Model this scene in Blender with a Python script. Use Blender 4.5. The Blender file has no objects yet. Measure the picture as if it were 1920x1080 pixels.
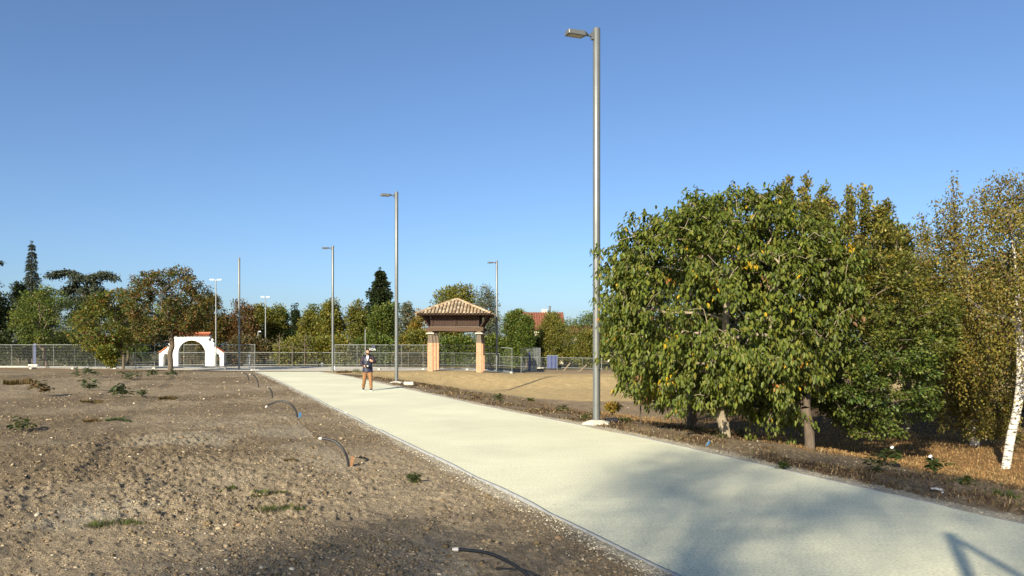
import bpy, bmesh, math, random
import numpy as np
from mathutils import Vector, Matrix

SEED = 7
random.seed(SEED)
rng = np.random.default_rng(SEED)
C = bpy.context.scene.collection
F = 1493.0          # focal length in photograph pixels
HC = 1.9            # eye height
HY = 646.0          # horizon row
R = math.radians

def X(px, d): return (px - 960.0) * d / F
def Z(py, d): return HC - (py - HY) * d / F

# ------------------------------------------------------------------ noise
_perm = np.random.default_rng(11).random((256, 256)).astype(np.float32)
def vnoise(x, y):
    xi = np.floor(x).astype(np.int64); yi = np.floor(y).astype(np.int64)
    fx = (x - xi); fy = (y - yi)
    fx = fx * fx * (3 - 2 * fx); fy = fy * fy * (3 - 2 * fy)
    a = _perm[xi & 255, yi & 255]; b = _perm[(xi + 1) & 255, yi & 255]
    c = _perm[xi & 255, (yi + 1) & 255]; d = _perm[(xi + 1) & 255, (yi + 1) & 255]
    return (a * (1 - fx) + b * fx) * (1 - fy) + (c * (1 - fx) + d * fx) * fy
def fbm(x, y, o=4, s=0.0):
    v = 0; a = .5; t = 0
    for i in range(o):
        v = v + a * vnoise(x * 2 ** i + 17.3 * i + s, y * 2 ** i - 9.1 * i + s); t += a; a *= .5
    return v / t
def sst(a, b, x):
    t = np.clip((x - a) / (b - a), 0, 1)
    return t * t * (3 - 2 * t)

# ------------------------------------------------------------------ terrain
K = .387
CA = 1 / math.sqrt(1 + K * K)
def left_edge(y): return 3.92 - K * y
def right_edge(y): return 8.6 - K * y + .28 * np.exp(-((y - 16) / 6.0) ** 2)
def H(x, y):
    """height of the smooth ground"""
    x = np.asarray(x, dtype=np.float64); y = np.asarray(y, dtype=np.float64)
    vr = (x - right_edge(y)) * CA
    base = -.20 * sst(45, 68, y) - .35 * sst(72, 95, y)
    depth = 1.0 - (.98 - .40 * sst(-5, 3, x)) * sst(51, 58.5, y - .12 * x)
    right = -depth * sst(0, 9.5, vr) * (1 - .55 * sst(66, 80, y))
    right = right - .35 * sst(8, 22, vr) * sst(40, 20, y)
    crown = .10 * np.exp(-((x - 4) / 5.0) ** 2 - ((y - 60) / 3.0) ** 2)
    field = .10 * sst(2, 12, -(x - left_edge(y)) * CA) * (fbm(x * .12, y * .12, 2) - .5) * sst(70, 50, y)
    return base + right + crown + field
def h(x, y): return float(H(np.array([x]), np.array([y]))[0])
def on_path(x, y, m=0.0):
    return (x > left_edge(y) - m) & (x < right_edge(y) + m) & (y < 60) & (y > -40)

def ground_at(px, py):
    """the point of the ground seen at a photograph pixel"""
    d = F * HC / max(py - HY, 3)
    for _ in range(40):
        d = .5 * d + .5 * (HC - h(X(px, d), d)) * F / (py - HY)
    return X(px, d), d, h(X(px, d), d)

# ------------------------------------------------------------------ mesh helpers
def tag(o, label=None, cat=None, group=None, kind=None):
    if label: o['label'] = label
    if cat: o['category'] = cat
    if group: o['group'] = group
    if kind: o['kind'] = kind
    return o
def link(o, parent=None):
    C.objects.link(o)
    if parent is not None:
        o.parent = parent
        if o.type == 'MESH' and parent.type == 'EMPTY' and parent.get('_abs'):
            pass
    return o
def empty(name, loc=(0, 0, 0), rz=0.0):
    o = bpy.data.objects.new(name, None); o.location = loc; o.rotation_euler = (0, 0, rz)
    o.empty_display_size = .2
    C.objects.link(o); return o
def mesh_np(name, V, faces, mat, parent=None, col=None, smooth=False):
    """faces: list of integer arrays (m,k)"""
    me = bpy.data.meshes.new(name)
    V = np.ascontiguousarray(V, dtype=np.float32)
    me.vertices.add(len(V)); me.vertices.foreach_set('co', V.ravel())
    if not isinstance(faces, (list, tuple)): faces = [faces]
    idx = np.concatenate([np.asarray(f).ravel() for f in faces]).astype(np.int32)
    tot = np.concatenate([np.full(len(f), np.asarray(f).shape[1]) for f in faces]).astype(np.int32)
    st = np.concatenate([[0], np.cumsum(tot)[:-1]]).astype(np.int32)
    me.loops.add(len(idx)); me.loops.foreach_set('vertex_index', idx)
    me.polygons.add(len(tot)); me.polygons.foreach_set('loop_start', st)
    try: me.polygons.foreach_set('loop_total', tot)
    except Exception: pass
    if smooth: me.polygons.foreach_set('use_smooth', np.ones(len(tot), dtype=bool))
    if col is not None:
        ca = me.color_attributes.new('Col', 'FLOAT_COLOR', 'POINT')
        c4 = np.ones((len(V), 4), dtype=np.float32); c4[:, :3] = col
        ca.data.foreach_set('color', c4.ravel())
    me.update(calc_edges=True); me.validate()
    me.materials.append(mat)
    o = bpy.data.objects.new(name, me)
    return link(o, parent)

class MB:
    """collects shapes, builds ONE mesh object"""
    def __init__(self): self.V = []; self.Fs = []; self.C = []
    def add(self, verts, faces, col=(1, 1, 1)):
        n = len(self.V); self.V += [tuple(v) for v in verts]
        self.Fs += [tuple(n + i for i in f) for f in faces]
        self.C += [col] * len(verts)
    def box(self, c, s, M=None, col=(1, 1, 1), taper=(1, 1)):
        vs = []
        for z in (-.5, .5):
            t = taper if z > 0 else (1, 1)
            for sx, sy in ((-.5, -.5), (.5, -.5), (.5, .5), (-.5, .5)):
                v = Vector((sx * s[0] * t[0], sy * s[1] * t[1], z * s[2]))
                if M: v = M @ v
                vs.append(v + Vector(c))
        self.add(vs, [(3, 2, 1, 0), (4, 5, 6, 7), (0, 1, 5, 4), (1, 2, 6, 5), (2, 3, 7, 6), (3, 0, 4, 7)], col)
    def tube(self, pts, rad, k=8, cap=True, col=(1, 1, 1)):
        pts = [Vector(p) for p in pts]; n = len(pts)
        if not hasattr(rad, '__len__'): rad = [rad] * n
        vs = []; fs = []; ref = None
        for i, p in enumerate(pts):
            t = (pts[min(i + 1, n - 1)] - pts[max(i - 1, 0)]).normalized()
            if ref is None: ref = Vector((1, 0, 0)) if abs(t.x) < .9 else Vector((0, 1, 0))
            s = (ref - t * ref.dot(t)).normalized(); b = t.cross(s); ref = s
            for j in range(k):
                a = 2 * math.pi * j / k
                vs.append(p + (s * math.cos(a) + b * math.sin(a)) * rad[i])
        for i in range(n - 1):
            for j in range(k):
                fs.append((i * k + j, i * k + (j + 1) % k, (i + 1) * k + (j + 1) % k, (i + 1) * k + j))
        if cap:
            fs.append(tuple(reversed(range(k)))); fs.append(tuple((n - 1) * k + j for j in range(k)))
        self.add(vs, fs, col)
    def bar(self, a, b, w, t=None, col=(1, 1, 1)):
        a = Vector(a); b = Vector(b); d = b - a; L = d.length; t = t or w
        q = d.to_track_quat('Z', 'Y').to_matrix()
        self.box((a + b) / 2, (w, t, L), q, col)
    def build(self, name, mat, parent=None, smooth=False, bevel=0):
        me = bpy.data.meshes.new(name); me.from_pydata(self.V, [], self.Fs)
        if any(c != (1, 1, 1) for c in self.C):
            ca = me.color_attributes.new('Col', 'FLOAT_COLOR', 'POINT')
            c4 = np.ones((len(self.V), 4), dtype=np.float32); c4[:, :3] = np.array(self.C)
            ca.data.foreach_set('color', c4.ravel())
        if bevel:
            bm = bmesh.new(); bm.from_mesh(me)
            es = [e for e in bm.edges if len(e.link_faces) == 2 and e.calc_face_angle(0) > .6]
            bmesh.ops.bevel(bm, geom=es, offset=bevel, segments=2, affect='EDGES', clamp_overlap=True)
            bm.to_mesh(me); bm.free()
        if smooth:
            me.polygons.foreach_set('use_smooth', np.ones(len(me.polygons), dtype=bool))
            try: me.set_sharp_from_angle(angle=R(40))
            except Exception: pass
        me.materials.append(mat)
        return link(bpy.data.objects.new(name, me), parent)

def copy_tree(o, parent=None):
    c = o.copy(); C.objects.link(c)
    if parent is not None: c.parent = parent
    for ch in list(o.children): copy_tree(ch, c)
    return c

# ------------------------------------------------------------------ materials
def new_mat(name):
    m = bpy.data.materials.new(name); m.use_nodes = True
    nt = m.node_tree; b = nt.nodes['Principled BSDF']
    return m, nt, b
def N(nt, typ, **kw):
    n = nt.nodes.new(typ)
    for k, v in kw.items():
        if k in n.inputs: n.inputs[k].default_value = v
        else: setattr(n, k, v)
    return n
def noise_col(nt, src, scale, amt, detail=6, coord='Object', stretch=None):
    """src colour multiplied by (1 +- amt) noise; returns the output socket and the noise factor"""
    tc = N(nt, 'ShaderNodeTexCoord'); out = tc.outputs[coord]
    if stretch:
        mp = N(nt, 'ShaderNodeMapping'); mp.inputs['Scale'].default_value = stretch
        nt.links.new(out, mp.inputs['Vector']); out = mp.outputs['Vector']
    nz = N(nt, 'ShaderNodeTexNoise', Scale=scale, Detail=detail, Roughness=.65)
    nt.links.new(out, nz.inputs['Vector'])
    mr = N(nt, 'ShaderNodeMapRange'); mr.inputs['From Min'].default_value = .3; mr.inputs['From Max'].default_value = .7
    mr.inputs['To Min'].default_value = 1 - amt; mr.inputs['To Max'].default_value = 1 + amt
    nt.links.new(nz.outputs['Fac'], mr.inputs['Value'])
    mx = N(nt, 'ShaderNodeVectorMath', operation='MULTIPLY')
    if isinstance(src, tuple): mx.inputs[0].default_value = src
    else: nt.links.new(src, mx.inputs[0])
    nt.links.new(mr.outputs['Result'], mx.inputs[1])
    return mx.outputs['Vector'], nz.outputs['Fac']
def add_bump(nt, b, fac, strength, dist):
    bp = N(nt, 'ShaderNodeBump', Strength=strength, Distance=dist)
    nt.links.new(fac, bp.inputs['Height']); nt.links.new(bp.outputs['Normal'], b.inputs['Normal'])
    return bp
def mat_plain(name, col, rough=.7, metal=0, scale=8, amt=.15, bump=.2, bdist=.01, attr=False, spec=.4, stretch=None):
    m, nt, b = new_mat(name)
    src = tuple(col)
    if attr:
        a = N(nt, 'ShaderNodeAttribute', attribute_name='Col')
        v = N(nt, 'ShaderNodeVectorMath', operation='MULTIPLY'); v.inputs[1].default_value = col
        nt.links.new(a.outputs['Color'], v.inputs[0]); src = v.outputs['Vector']
    o, f = noise_col(nt, src, scale, amt, stretch=stretch)
    nt.links.new(o, b.inputs['Base Color'])
    b.inputs['Roughness'].default_value = rough; b.inputs['Metallic'].default_value = metal
    b.inputs['Specular IOR Level'].default_value = spec
    if bump: add_bump(nt, b, f, bump, bdist)
    return m
def mat_leaf(name, trans=.3, rough=.5, spec=.35):
    m, nt, b = new_mat(name)
    a = N(nt, 'ShaderNodeAttribute', attribute_name='Col')
    nt.links.new(a.outputs['Color'], b.inputs['Base Color'])
    b.inputs['Roughness'].default_value = rough; b.inputs['Specular IOR Level'].default_value = spec
    t = N(nt, 'ShaderNodeBsdfTranslucent')
    v = N(nt, 'ShaderNodeVectorMath', operation='MULTIPLY'); v.inputs[1].default_value = (1.3, 1.35, .7)
    nt.links.new(a.outputs['Color'], v.inputs[0]); nt.links.new(v.outputs['Vector'], t.inputs['Color'])
    mx = N(nt, 'ShaderNodeMixShader'); mx.inputs['Fac'].default_value = trans
    out = nt.nodes['Material Output']
    nt.links.new(b.outputs['BSDF'], mx.inputs[1]); nt.links.new(t.outputs['BSDF'], mx.inputs[2])
    nt.links.new(mx.outputs['Shader'], out.inputs['Surface'])
    return m

M = {}
M['leaf'] = mat_leaf('leaf_green')
M['needle'] = mat_leaf('needle_green', trans=.12, rough=.7, spec=.15)
M['blade'] = mat_leaf('dry_blade', trans=.2, rough=.8, spec=.1)
M['bark'] = mat_plain('bark_brown', (.105, .08, .055), .9, scale=9, amt=.45, bump=.6, bdist=.02, stretch=(1, 1, .25))
M['bark_pale'] = mat_plain('bark_pale', (.27, .225, .155), .9, scale=7, amt=.4, bump=.5, bdist=.015, stretch=(1, 1, .35))
M['galv'] = mat_plain('galvanised_steel', (.155, .168, .16), .42, metal=.4, scale=3, amt=.10, bump=.03, spec=.5)
M['galv_far'] = mat_plain('galvanised_tube', (.25, .27, .26), .5, metal=.3, scale=3, amt=.10, bump=0)
M['concrete'] = mat_plain('concrete', (.52, .49, .40), .9, scale=9, amt=.18, bump=.3, bdist=.01)
M['white_wall'] = mat_plain('white_plaster', (.80, .79, .74), .9, scale=2, amt=.06, bump=.1)
M['white_paint'] = mat_plain('white_paint', (.75, .76, .74), .5, scale=4, amt=.05, bump=0)
M['red_tile_old'] = mat_plain('weathered_red_tile', (.20, .075, .042), .9, scale=3, amt=.35, bump=.3)
M['red_tile'] = mat_plain('red_roof_tile', (.40, .13, .06), .85, scale=5, amt=.3, bump=.3, attr=False)
M['tile'] = mat_plain('buff_clay_tile', (1, 1, 1), .9, scale=11, amt=.28, bump=.35, bdist=.01, attr=True)
M['wood_dark'] = mat_plain('dark_weathered_wood', (.040, .021, .013), .8, scale=6, amt=.45, bump=.5, bdist=.01, stretch=(6, 6, .5))
M['wood_beam'] = mat_plain('weathered_beam', (.08, .05, .03), .85, scale=5, amt=.4, bump=.5, bdist=.01, stretch=(.5, 5, 5))
M['wood_grey'] = mat_plain('grey_timber', (.13, .105, .075), .9, scale=5, amt=.4, bump=.5, bdist=.01, stretch=(5, 5, .5))
M['wood_pale'] = mat_plain('raw_timber', (.27, .21, .135), .85, scale=5, amt=.25, bump=.3, stretch=(5, 5, .5))
M['black_plastic'] = mat_plain('black_plastic', (.017, .019, .022), .42, scale=20, amt=.2, bump=.1, bdist=.003)
M['white_tape'] = mat_plain('white_tape', (.55, .53, .48), .6, scale=30, amt=.08, bump=.1, bdist=.002)
M['blue_sheet'] = mat_plain('blue_sheet', (.055, .072, .15), .6, scale=3, amt=.15, bump=.1)
M['blue_plastic'] = mat_plain('blue_plastic', (.04, .14, .27), .5, scale=10, amt=.15, bump=.1)
M['navy'] = mat_plain('navy_print', (.016, .024, .06), .6, scale=6, amt=.1, bump=0)
M['steel_dark'] = mat_plain('dark_steel', (.16, .17, .16), .45, metal=.4, scale=4, amt=.1, bump=0)
M['glass_lamp'] = mat_plain('lamp_lens', (.30, .31, .30), .15, scale=4, amt=.05, bump=0, spec=.6)
M['brick_far'] = mat_plain('far_brick', (.42, .17, .09), .9, scale=3, amt=.15, bump=0)
M['cream_wall'] = mat_plain('cream_wall', (.60, .53, .42), .9, scale=2, amt=.1, bump=0)
M['glass_dark'] = mat_plain('window_glass', (.03, .035, .04), .1, scale=2, amt=.1, bump=0, spec=.6)

def birch_bark():
    m, nt, b = new_mat('birch_bark')
    tc = N(nt, 'ShaderNodeTexCoord')
    mp = N(nt, 'ShaderNodeMapping'); mp.inputs['Scale'].default_value = (3.2, 3.2, 11)
    nt.links.new(tc.outputs['Object'], mp.inputs['Vector'])
    n1 = N(nt, 'ShaderNodeTexNoise', Scale=2.2, Detail=5, Roughness=.7); nt.links.new(mp.outputs['Vector'], n1.inputs['Vector'])
    cr = N(nt, 'ShaderNodeValToRGB')
    cr.color_ramp.elements[0].position = .38; cr.color_ramp.elements[0].color = (.03, .026, .022, 1)
    cr.color_ramp.elements[1].position = .52; cr.color_ramp.elements[1].color = (.66, .62, .53, 1)
    nt.links.new(n1.outputs['Fac'], cr.inputs['Fac']); nt.links.new(cr.outputs['Color'], b.inputs['Base Color'])
    b.inputs['Roughness'].default_value = .75
    add_bump(nt, b, n1.outputs['Fac'], .3, .01)
    return m
M['birch'] = birch_bark()

def brick_mat():
    m, nt, b = new_mat('orange_brick')
    tc = N(nt, 'ShaderNodeTexCoord')
    br = N(nt, 'ShaderNodeTexBrick', Scale=1.0)
    br.inputs['Color1'].default_value = (.46, .225, .115, 1); br.inputs['Color2'].default_value = (.35, .16, .08, 1)
    br.inputs['Mortar'].default_value = (.42, .33, .22, 1)
    br.inputs['Brick Width'].default_value = .24; br.inputs['Row Height'].default_value = .075
    br.inputs['Mortar Size'].default_value = .012
    # the wall's own run: x on faces that look along y, y on faces that look along x
    geo = N(nt, 'ShaderNodeNewGeometry'); sx = N(nt, 'ShaderNodeSeparateXYZ'); nt.links.new(tc.outputs['Object'], sx.inputs[0])
    ad = N(nt, 'ShaderNodeMath', operation='ADD'); nt.links.new(sx.outputs['X'], ad.inputs[0]); nt.links.new(sx.outputs['Y'], ad.inputs[1])
    cb = N(nt, 'ShaderNodeCombineXYZ'); nt.links.new(ad.outputs[0], cb.inputs['X']); nt.links.new(sx.outputs['Z'], cb.inputs['Y'])
    nt.links.new(cb.outputs[0], br.inputs['Vector'])
    o, f = noise_col(nt, br.outputs['Color'], 5, .2)
    nt.links.new(o, b.inputs['Base Color']); b.inputs['Roughness'].default_value = .9
    return m
M['brick'] = brick_mat()

def path_mat():
    m, nt, b = new_mat('pale_limestone_concrete')
    o, f = noise_col(nt, (.65, .645, .46), .30, .10, detail=3)
    o, f2 = noise_col(nt, o, 34, .26, detail=5)
    o, f4 = noise_col(nt, o, 5, .05, detail=4, stretch=(.35, 1.6, 1))
    # sparse dark specks and small stains
    tc = N(nt, 'ShaderNodeTexCoord')
    vo = N(nt, 'ShaderNodeTexVoronoi', Scale=3.2); nt.links.new(tc.outputs['Object'], vo.inputs['Vector'])
    lt = N(nt, 'ShaderNodeMapRange'); lt.inputs['From Min'].default_value = .02; lt.inputs['From Max'].default_value = .06
    lt.inputs['To Min'].default_value = .55; lt.inputs['To Max'].default_value = 1
    nt.links.new(vo.outputs['Distance'], lt.inputs['Value'])
    mx = N(nt, 'ShaderNodeVectorMath', operation='MULTIPLY'); nt.links.new(o, mx.inputs[0]); nt.links.new(lt.outputs['Result'], mx.inputs[1])
    nt.links.new(mx.outputs['Vector'], b.inputs['Base Color'])
    b.inputs['Roughness'].default_value = .92; b.inputs['Specular IOR Level'].default_value = .2
    add_bump(nt, b, f2, .35, .006)
    return m
M['path'] = path_mat()

def ground_mat():
    m, nt, b = new_mat('stony_soil')
    a = N(nt, 'ShaderNodeAttribute', attribute_name='Col')
    o, f = noise_col(nt, a.outputs['Color'], 2.2, .22, detail=8)
    o, f2 = noise_col(nt, o, 16, .34, detail=6)
    o, f3 = noise_col(nt, o, 55, .34, detail=3)
    nt.links.new(o, b.inputs['Base Color'])
    b.inputs['Roughness'].default_value = 1; b.inputs['Specular IOR Level'].default_value = .1
    ad = N(nt, 'ShaderNodeMath', operation='ADD'); nt.links.new(f2, ad.inputs[0]); nt.links.new(f3, ad.inputs[1])
    add_bump(nt, b, ad.outputs[0], .9, .03)
    return m
M['ground'] = ground_mat()
M['stone'] = mat_plain('field_stone', (1, 1, 1), .95, scale=25, amt=.2, bump=.3, bdist=.006, attr=True, spec=.15)

# ------------------------------------------------------------------ ground
fa = np.linspace(R(-42), R(42), 1080)
ba = np.linspace(R(42), R(318), 120)[1:-1]
ang = np.concatenate([fa, ba])
rr = [.4]
while rr[-1] < 95: rr.append(rr[-1] + (.0042 * rr[-1] + .004 if rr[-1] > 5 else .12))
while rr[-1] < 2600: rr.append(rr[-1] * 1.12)
rr = np.array(rr)
A, RR = np.meshgrid(ang, rr)
gx = (RR * np.sin(A)).ravel(); gy = (RR * np.cos(A)).ravel()

def zones(x, y):
    """weights of the kinds of ground"""
    vr = (x - right_edge(y)) * CA; vl = (left_edge(y) - x) * CA
    w1 = fbm(x * .8, y * .8, 4); w2 = fbm(x * .25 + 40, y * .25, 3)
    bed = (sst(.34 + .25 * (w1 - .5), .2 + .25 * (w1 - .5), np.maximum(vr, 0) * .8) * (vr > -.2) +
           sst(.26 + .4 * (w1 - .5), .12 + .4 * (w1 - .5), np.maximum(vl, 0)) * (vl > -.2)) * (y < 60)
    bed = np.clip(bed, 0, 1)
    right = (vr > 0).astype(float)
    mound = right * sst(-.6, .6, y - 43.3 + .85 * np.minimum(x, 2.6) + 3 * (w1 - .5)) * sst(70, 66, y)
    straw = right * sst(2.6, 3.6, vr + 1.6 * (w1 - .5)) * sst(34, 27, y)
    return bed, mound, np.maximum(straw, 0), right, vr, vl, w1, w2

def ground_height(x, y, fine=True):
    z = H(x, y)
    vr = (x - right_edge(y)) * CA; vl = (left_edge(y) - x) * CA
    out = np.maximum(vr, vl)
    rough = sst(.02, .7, out) * sst(130, 80, np.hypot(x, y))
    rough = np.where(y > 60, sst(60, 61, y) * .3, rough)
    rough = rough * np.where((vr > 0) & (y > 42), .45, 1.0)
    cm = sst(.38, .66, fbm(x * .55 + 60, y * .4, 3))
    n = .10 * (fbm(x * .5, y * .5, 2) - .5) + .07 * (fbm(x * 1.7, y * 1.7, 3) - .5) + (.024 + .034 * cm) * (fbm(x * 6, y * 6, 2) - .5)
    cl = fbm(x * 14 + 3, y * 14, 3)
    n = n + (.034 + .045 * cm) * np.maximum(cl - .5, 0) * 2 * sst(45, 15, np.hypot(x, y))
    # wheel ruts running with the path on the left field
    u = vl + .35 * (fbm(x * .2, y * .2, 2) - .5)
    for c in (5.2, 7.0, 12.2, 13.9, 19.5): n = n + (sst(.35, .65, fbm(x * .35 + c, y * .22, 2))) * (-.028 * np.exp(-((u - c) / .25) ** 2) + .022 * np.exp(-((u - c - .38) / .18) ** 2))
    z = z + rough * n
    z = np.where(out < 0, np.where(y < 60, H(x, y) - .05, z), z)
    z = z - .02 * sst(.1, 0, np.abs(out)) * (y < 60)
    return z

gz = ground_height(gx, gy)
bed, mound, straw, right, vr_, vl_, w1, w2 = zones(gx, gy)
soil = np.array([.175, .136, .085]); soil2 = np.array([.258, .208, .136]); pale = np.array([.36, .315, .225])
col = soil + (soil2 - soil) * sst(.35, .7, w2)[:, None]
w3 = fbm(gx * .45 + 80, gy * .45 - 20, 4)
near_path = sst(3.2, .4, vl_) * (vl_ > 0)
col = col * (1 + .15 * near_path[:, None])
# chalky scuffed patches on the left field
chalk = sst(.56, .72, w3) * (vl_ > 1.5) * sst(30, 14, np.hypot(gx + 3.5, (gy - 11) * .9) * 2.0)
col = col + (pale - col) * (.55 * chalk)[:, None]
verge = np.array([.19, .148, .095]); mat_ = np.array([.085, .056, .034])
vcol = verge + (mat_ - verge) * sst(.48, .60, fbm(gx * .9, gy * .5 + 9, 4))[:, None]
col = np.where((right > 0)[:, None], vcol, col)
strawc = np.array([.225, .135, .058]) * (.75 + .5 * w1[:, None])
col = col + (strawc - col) * straw[:, None]
midw = (right * sst(3.0, 4.2, vr_ + 1.2 * (w1 - .5)) * sst(25, 29, gy))[:, None]
col = col + (np.array([.27, .205, .125]) * (.85 + .3 * w1[:, None]) - col) * midw
moundc = np.array([.45, .338, .163]) * (.93 + .14 * w1[:, None])
col = col + (moundc - col) * mound[:, None]
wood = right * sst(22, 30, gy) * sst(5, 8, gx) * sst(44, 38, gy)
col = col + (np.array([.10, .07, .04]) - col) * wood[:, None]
strip = sst(60.5, 62.5, gy + .25 * (gx + 20) * (gx < -20)) * (gx < -19)
col = col + (np.array([.27, .165, .075]) - col) * strip[:, None]
far = sst(72, 78, gy)
col = col + (np.array([.12, .11, .055]) - col) * far[:, None]
col = col + (np.array([.42, .375, .275]) - col) * bed[:, None]
na = len(ang); nr = len(rr)
i, j = np.meshgrid(np.arange(nr - 1), np.arange(na), indexing='ij')
q = np.stack([i * na + j, i * na + (j + 1) % na, (i + 1) * na + (j + 1) % na, (i + 1) * na + j], -1).reshape(-1, 4)[:, ::-1]
tri_c = len(gx)
V = np.stack([gx, gy, gz], 1); V = np.vstack([V, [[0, 0, -.02]]]); col = np.vstack([col, [soil]])
t = np.stack([np.full(na, tri_c), (np.arange(na) + 1) % na, np.arange(na)], 1)
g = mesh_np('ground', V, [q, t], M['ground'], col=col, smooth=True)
tag(g, kind='structure')

# the pale path, its edging strips and the cross road
ys = np.concatenate([np.arange(-30, 4, 1.0), np.arange(4, 60.01, .5)])
def strip_mesh(name, f0, f1, dz, mat, n=9, ys=ys, thick=.0):
    tt = np.linspace(0, 1, n)
    Y, T = np.meshgrid(ys, tt, indexing='ij'); Xx = f0(Y) * (1 - T) + f1(Y) * T
    Zz = H(np.clip(Xx, left_edge(Y), right_edge(Y)), Y) + dz
    if thick: Zz = Zz - .022 * sst(.48, .72, fbm(Y * .8 + dz * 900, Y * .1, 3))
    V = np.stack([Xx, Y, Zz], -1).reshape(-1, 3); a = len(ys)
    i, j = np.meshgrid(np.arange(a - 1), np.arange(n - 1), indexing='ij')
    q = np.stack([i * n + j, i * n + j + 1, (i + 1) * n + j + 1, (i + 1) * n + j], -1).reshape(-1, 4)
    if thick:
        m = len(V); V = np.vstack([V, V - [0, 0, thick]])
        side = []
        for k in range(a - 1):
            side += [[k * n, (k + 1) * n, m + (k + 1) * n, m + k * n], [k * n + n - 1, m + k * n + n - 1, m + (k + 1) * n + n - 1, (k + 1) * n + n - 1]]
        side += [[m + jj, m + jj + 1, jj + 1, jj] for jj in range(n - 1)]
        side += [[(a - 1) * n + jj, (a - 1) * n + jj + 1, m + (a - 1) * n + jj + 1, m + (a - 1) * n + jj] for jj in range(n - 1)]
        q = np.vstack([q, np.array(side)])
    return tag(mesh_np(name, V, q, mat, smooth=not thick), kind='structure')
strip_mesh('path', lambda y: left_edge(y) + 0 * y, lambda y: right_edge(y), .0, M['path'], n=9)
M['edging'] = mat_plain('steel_edging', (.30, .31, .30), .7, scale=6, amt=.2, bump=.1)
strip_mesh('path_edging', lambda y: left_edge(y) - .035 + .012 * np.sin(y * .7), lambda y: left_edge(y) + .004 + .012 * np.sin(y * .7), .022, M['edging'], n=2, thick=.09)
strip_mesh('path_edging', lambda y: right_edge(y) - .004 + .01 * np.sin(y * .9), lambda y: right_edge(y) + .02 + .01 * np.sin(y * .9), .012, M['edging'], n=2, thick=.08)
# cross road behind the end of the path
def road():
    near = [(-95, 77), (-60, 73), (-46, 70.5), (-30, 65.6), (-20, 60.6), (-13.6, 60.2), (-10, 61.8), (-7, 63), (-3, 64), (.5, 65.2)]
    farp = [(-95, 86), (-60, 82), (-46, 80.5), (-30, 78), (-20, 77), (-13.6, 75), (-10, 72), (-7, 70.5), (-3, 69), (.5, 67.5)]
    n = 7; vs = []; fs = []
    P = []
    for k in range(len(near) - 1):
        for s in np.linspace(0, 1, 8)[:-1]:
            P.append(((near[k][0] * (1 - s) + near[k + 1][0] * s, near[k][1] * (1 - s) + near[k + 1][1] * s),
                      (farp[k][0] * (1 - s) + farp[k + 1][0] * s, farp[k][1] * (1 - s) + farp[k + 1][1] * s)))
    for a, b in P:
        for s in np.linspace(0, 1, n):
            x = a[0] * (1 - s) + b[0] * s; y = a[1] * (1 - s) + b[1] * s
            vs.append((x, y, h(x, y) + .035))
    for k in range(len(P) - 1):
        for s in range(n - 1): fs.append((k * n + s, (k + 1) * n + s, (k + 1) * n + s + 1, k * n + s + 1))
    me = bpy.data.meshes.new('road'); me.from_pydata(vs, [], fs); me.materials.append(M['road'])
    return tag(link(bpy.data.objects.new('road', me)), kind='structure')
M['road'] = mat_plain('dusty_concrete_road', (.50, .46, .36), .95, scale=.8, amt=.14, bump=.1)
road()

# ------------------------------------------------------------------ stones, clods, dry grass
def ico():
    bm = bmesh.new(); bmesh.ops.create_icosphere(bm, subdivisions=1, radius=1)
    v = np.array([x.co[:] for x in bm.verts]); f = np.array([[q.index for q in p.verts] for p in bm.faces]); bm.free()
    return v, f
ICO_V, ICO_F = ico()
def blobs(P, S, cols, seed):
    r = np.random.default_rng(seed); n = len(P)
    base = ICO_V[None] * r.uniform(.55, 1.35, (n, len(ICO_V), 1))
    sc = np.stack([S * r.uniform(.7, 1.4, n), S * r.uniform(.7, 1.2, n), S * r.uniform(.45, .8, n)], 1)
    v = base * sc[:, None, :]
    a = r.uniform(0, 6.28, n); ca, sa = np.cos(a)[:, None], np.sin(a)[:, None]
    x = v[..., 0] * ca - v[..., 1] * sa; y = v[..., 0] * sa + v[..., 1] * ca
    v = np.stack([x, y, v[..., 2]], -1) + P[:, None, :]
    f = ICO_F[None] + (np.arange(n) * len(ICO_V))[:, None, None]
    return v.reshape(-1, 3), f.reshape(-1, 3), np.repeat(cols, len(ICO_V), 0)
def polar_scatter(n, r0, r1, a0, a1, seed, power=1.0):
    r = np.random.default_rng(seed)
    d = r0 * (r1 / r0) ** (r.random(n) ** power); a = r.uniform(R(a0), R(a1), n)
    return d * np.sin(a), d * np.cos(a), d
x, y, d = polar_scatter(165000, 5.2, 62, -36, 36, 3, 1.1)
vr = (x - right_edge(y)) * CA; vl = (left_edge(y) - x) * CA
dens = fbm(x * .7 + 5, y * .7, 3); r0 = rng.random(len(x))
keep = ((np.maximum(vr, vl) > .02) | ((np.maximum(vr, vl) > -.45) & (r0 < .05)) | (r0 < .0035)) & (r0 < .24 + 1.0 * sst(.42, .66, dens) + (np.maximum(vr, vl) < .5)) & ~((vr > 2.8) & (y < 34)) & ~((vr > 0) & (y > 42) & (r0 > .12))
x, y, d, vr, vl = x[keep], y[keep], d[keep], vr[keep], vl[keep]
S = np.clip(rng.lognormal(-5.2, .55, len(x)), .003, .031) * (1 + d / 27)
S = np.where(np.maximum(vr, vl) < .35, np.minimum(S, .014 * (1 + d / 30)), S)
S = np.where(vr > 0, S * .75, S)
pal = np.array([[.135, .10, .056], [.185, .14, .084], [.25, .20, .13], [.32, .265, .17], [.40, .36, .27], [.58, .54, .43], [.22, .155, .09]])
ci = rng.choice(len(pal), len(x), p=[.33, .31, .20, .085, .028, .005, .042])
cols = pal[ci] * rng.uniform(.85, 1.15, (len(x), 1))
inbed = np.maximum(vr, vl) < .3
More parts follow.
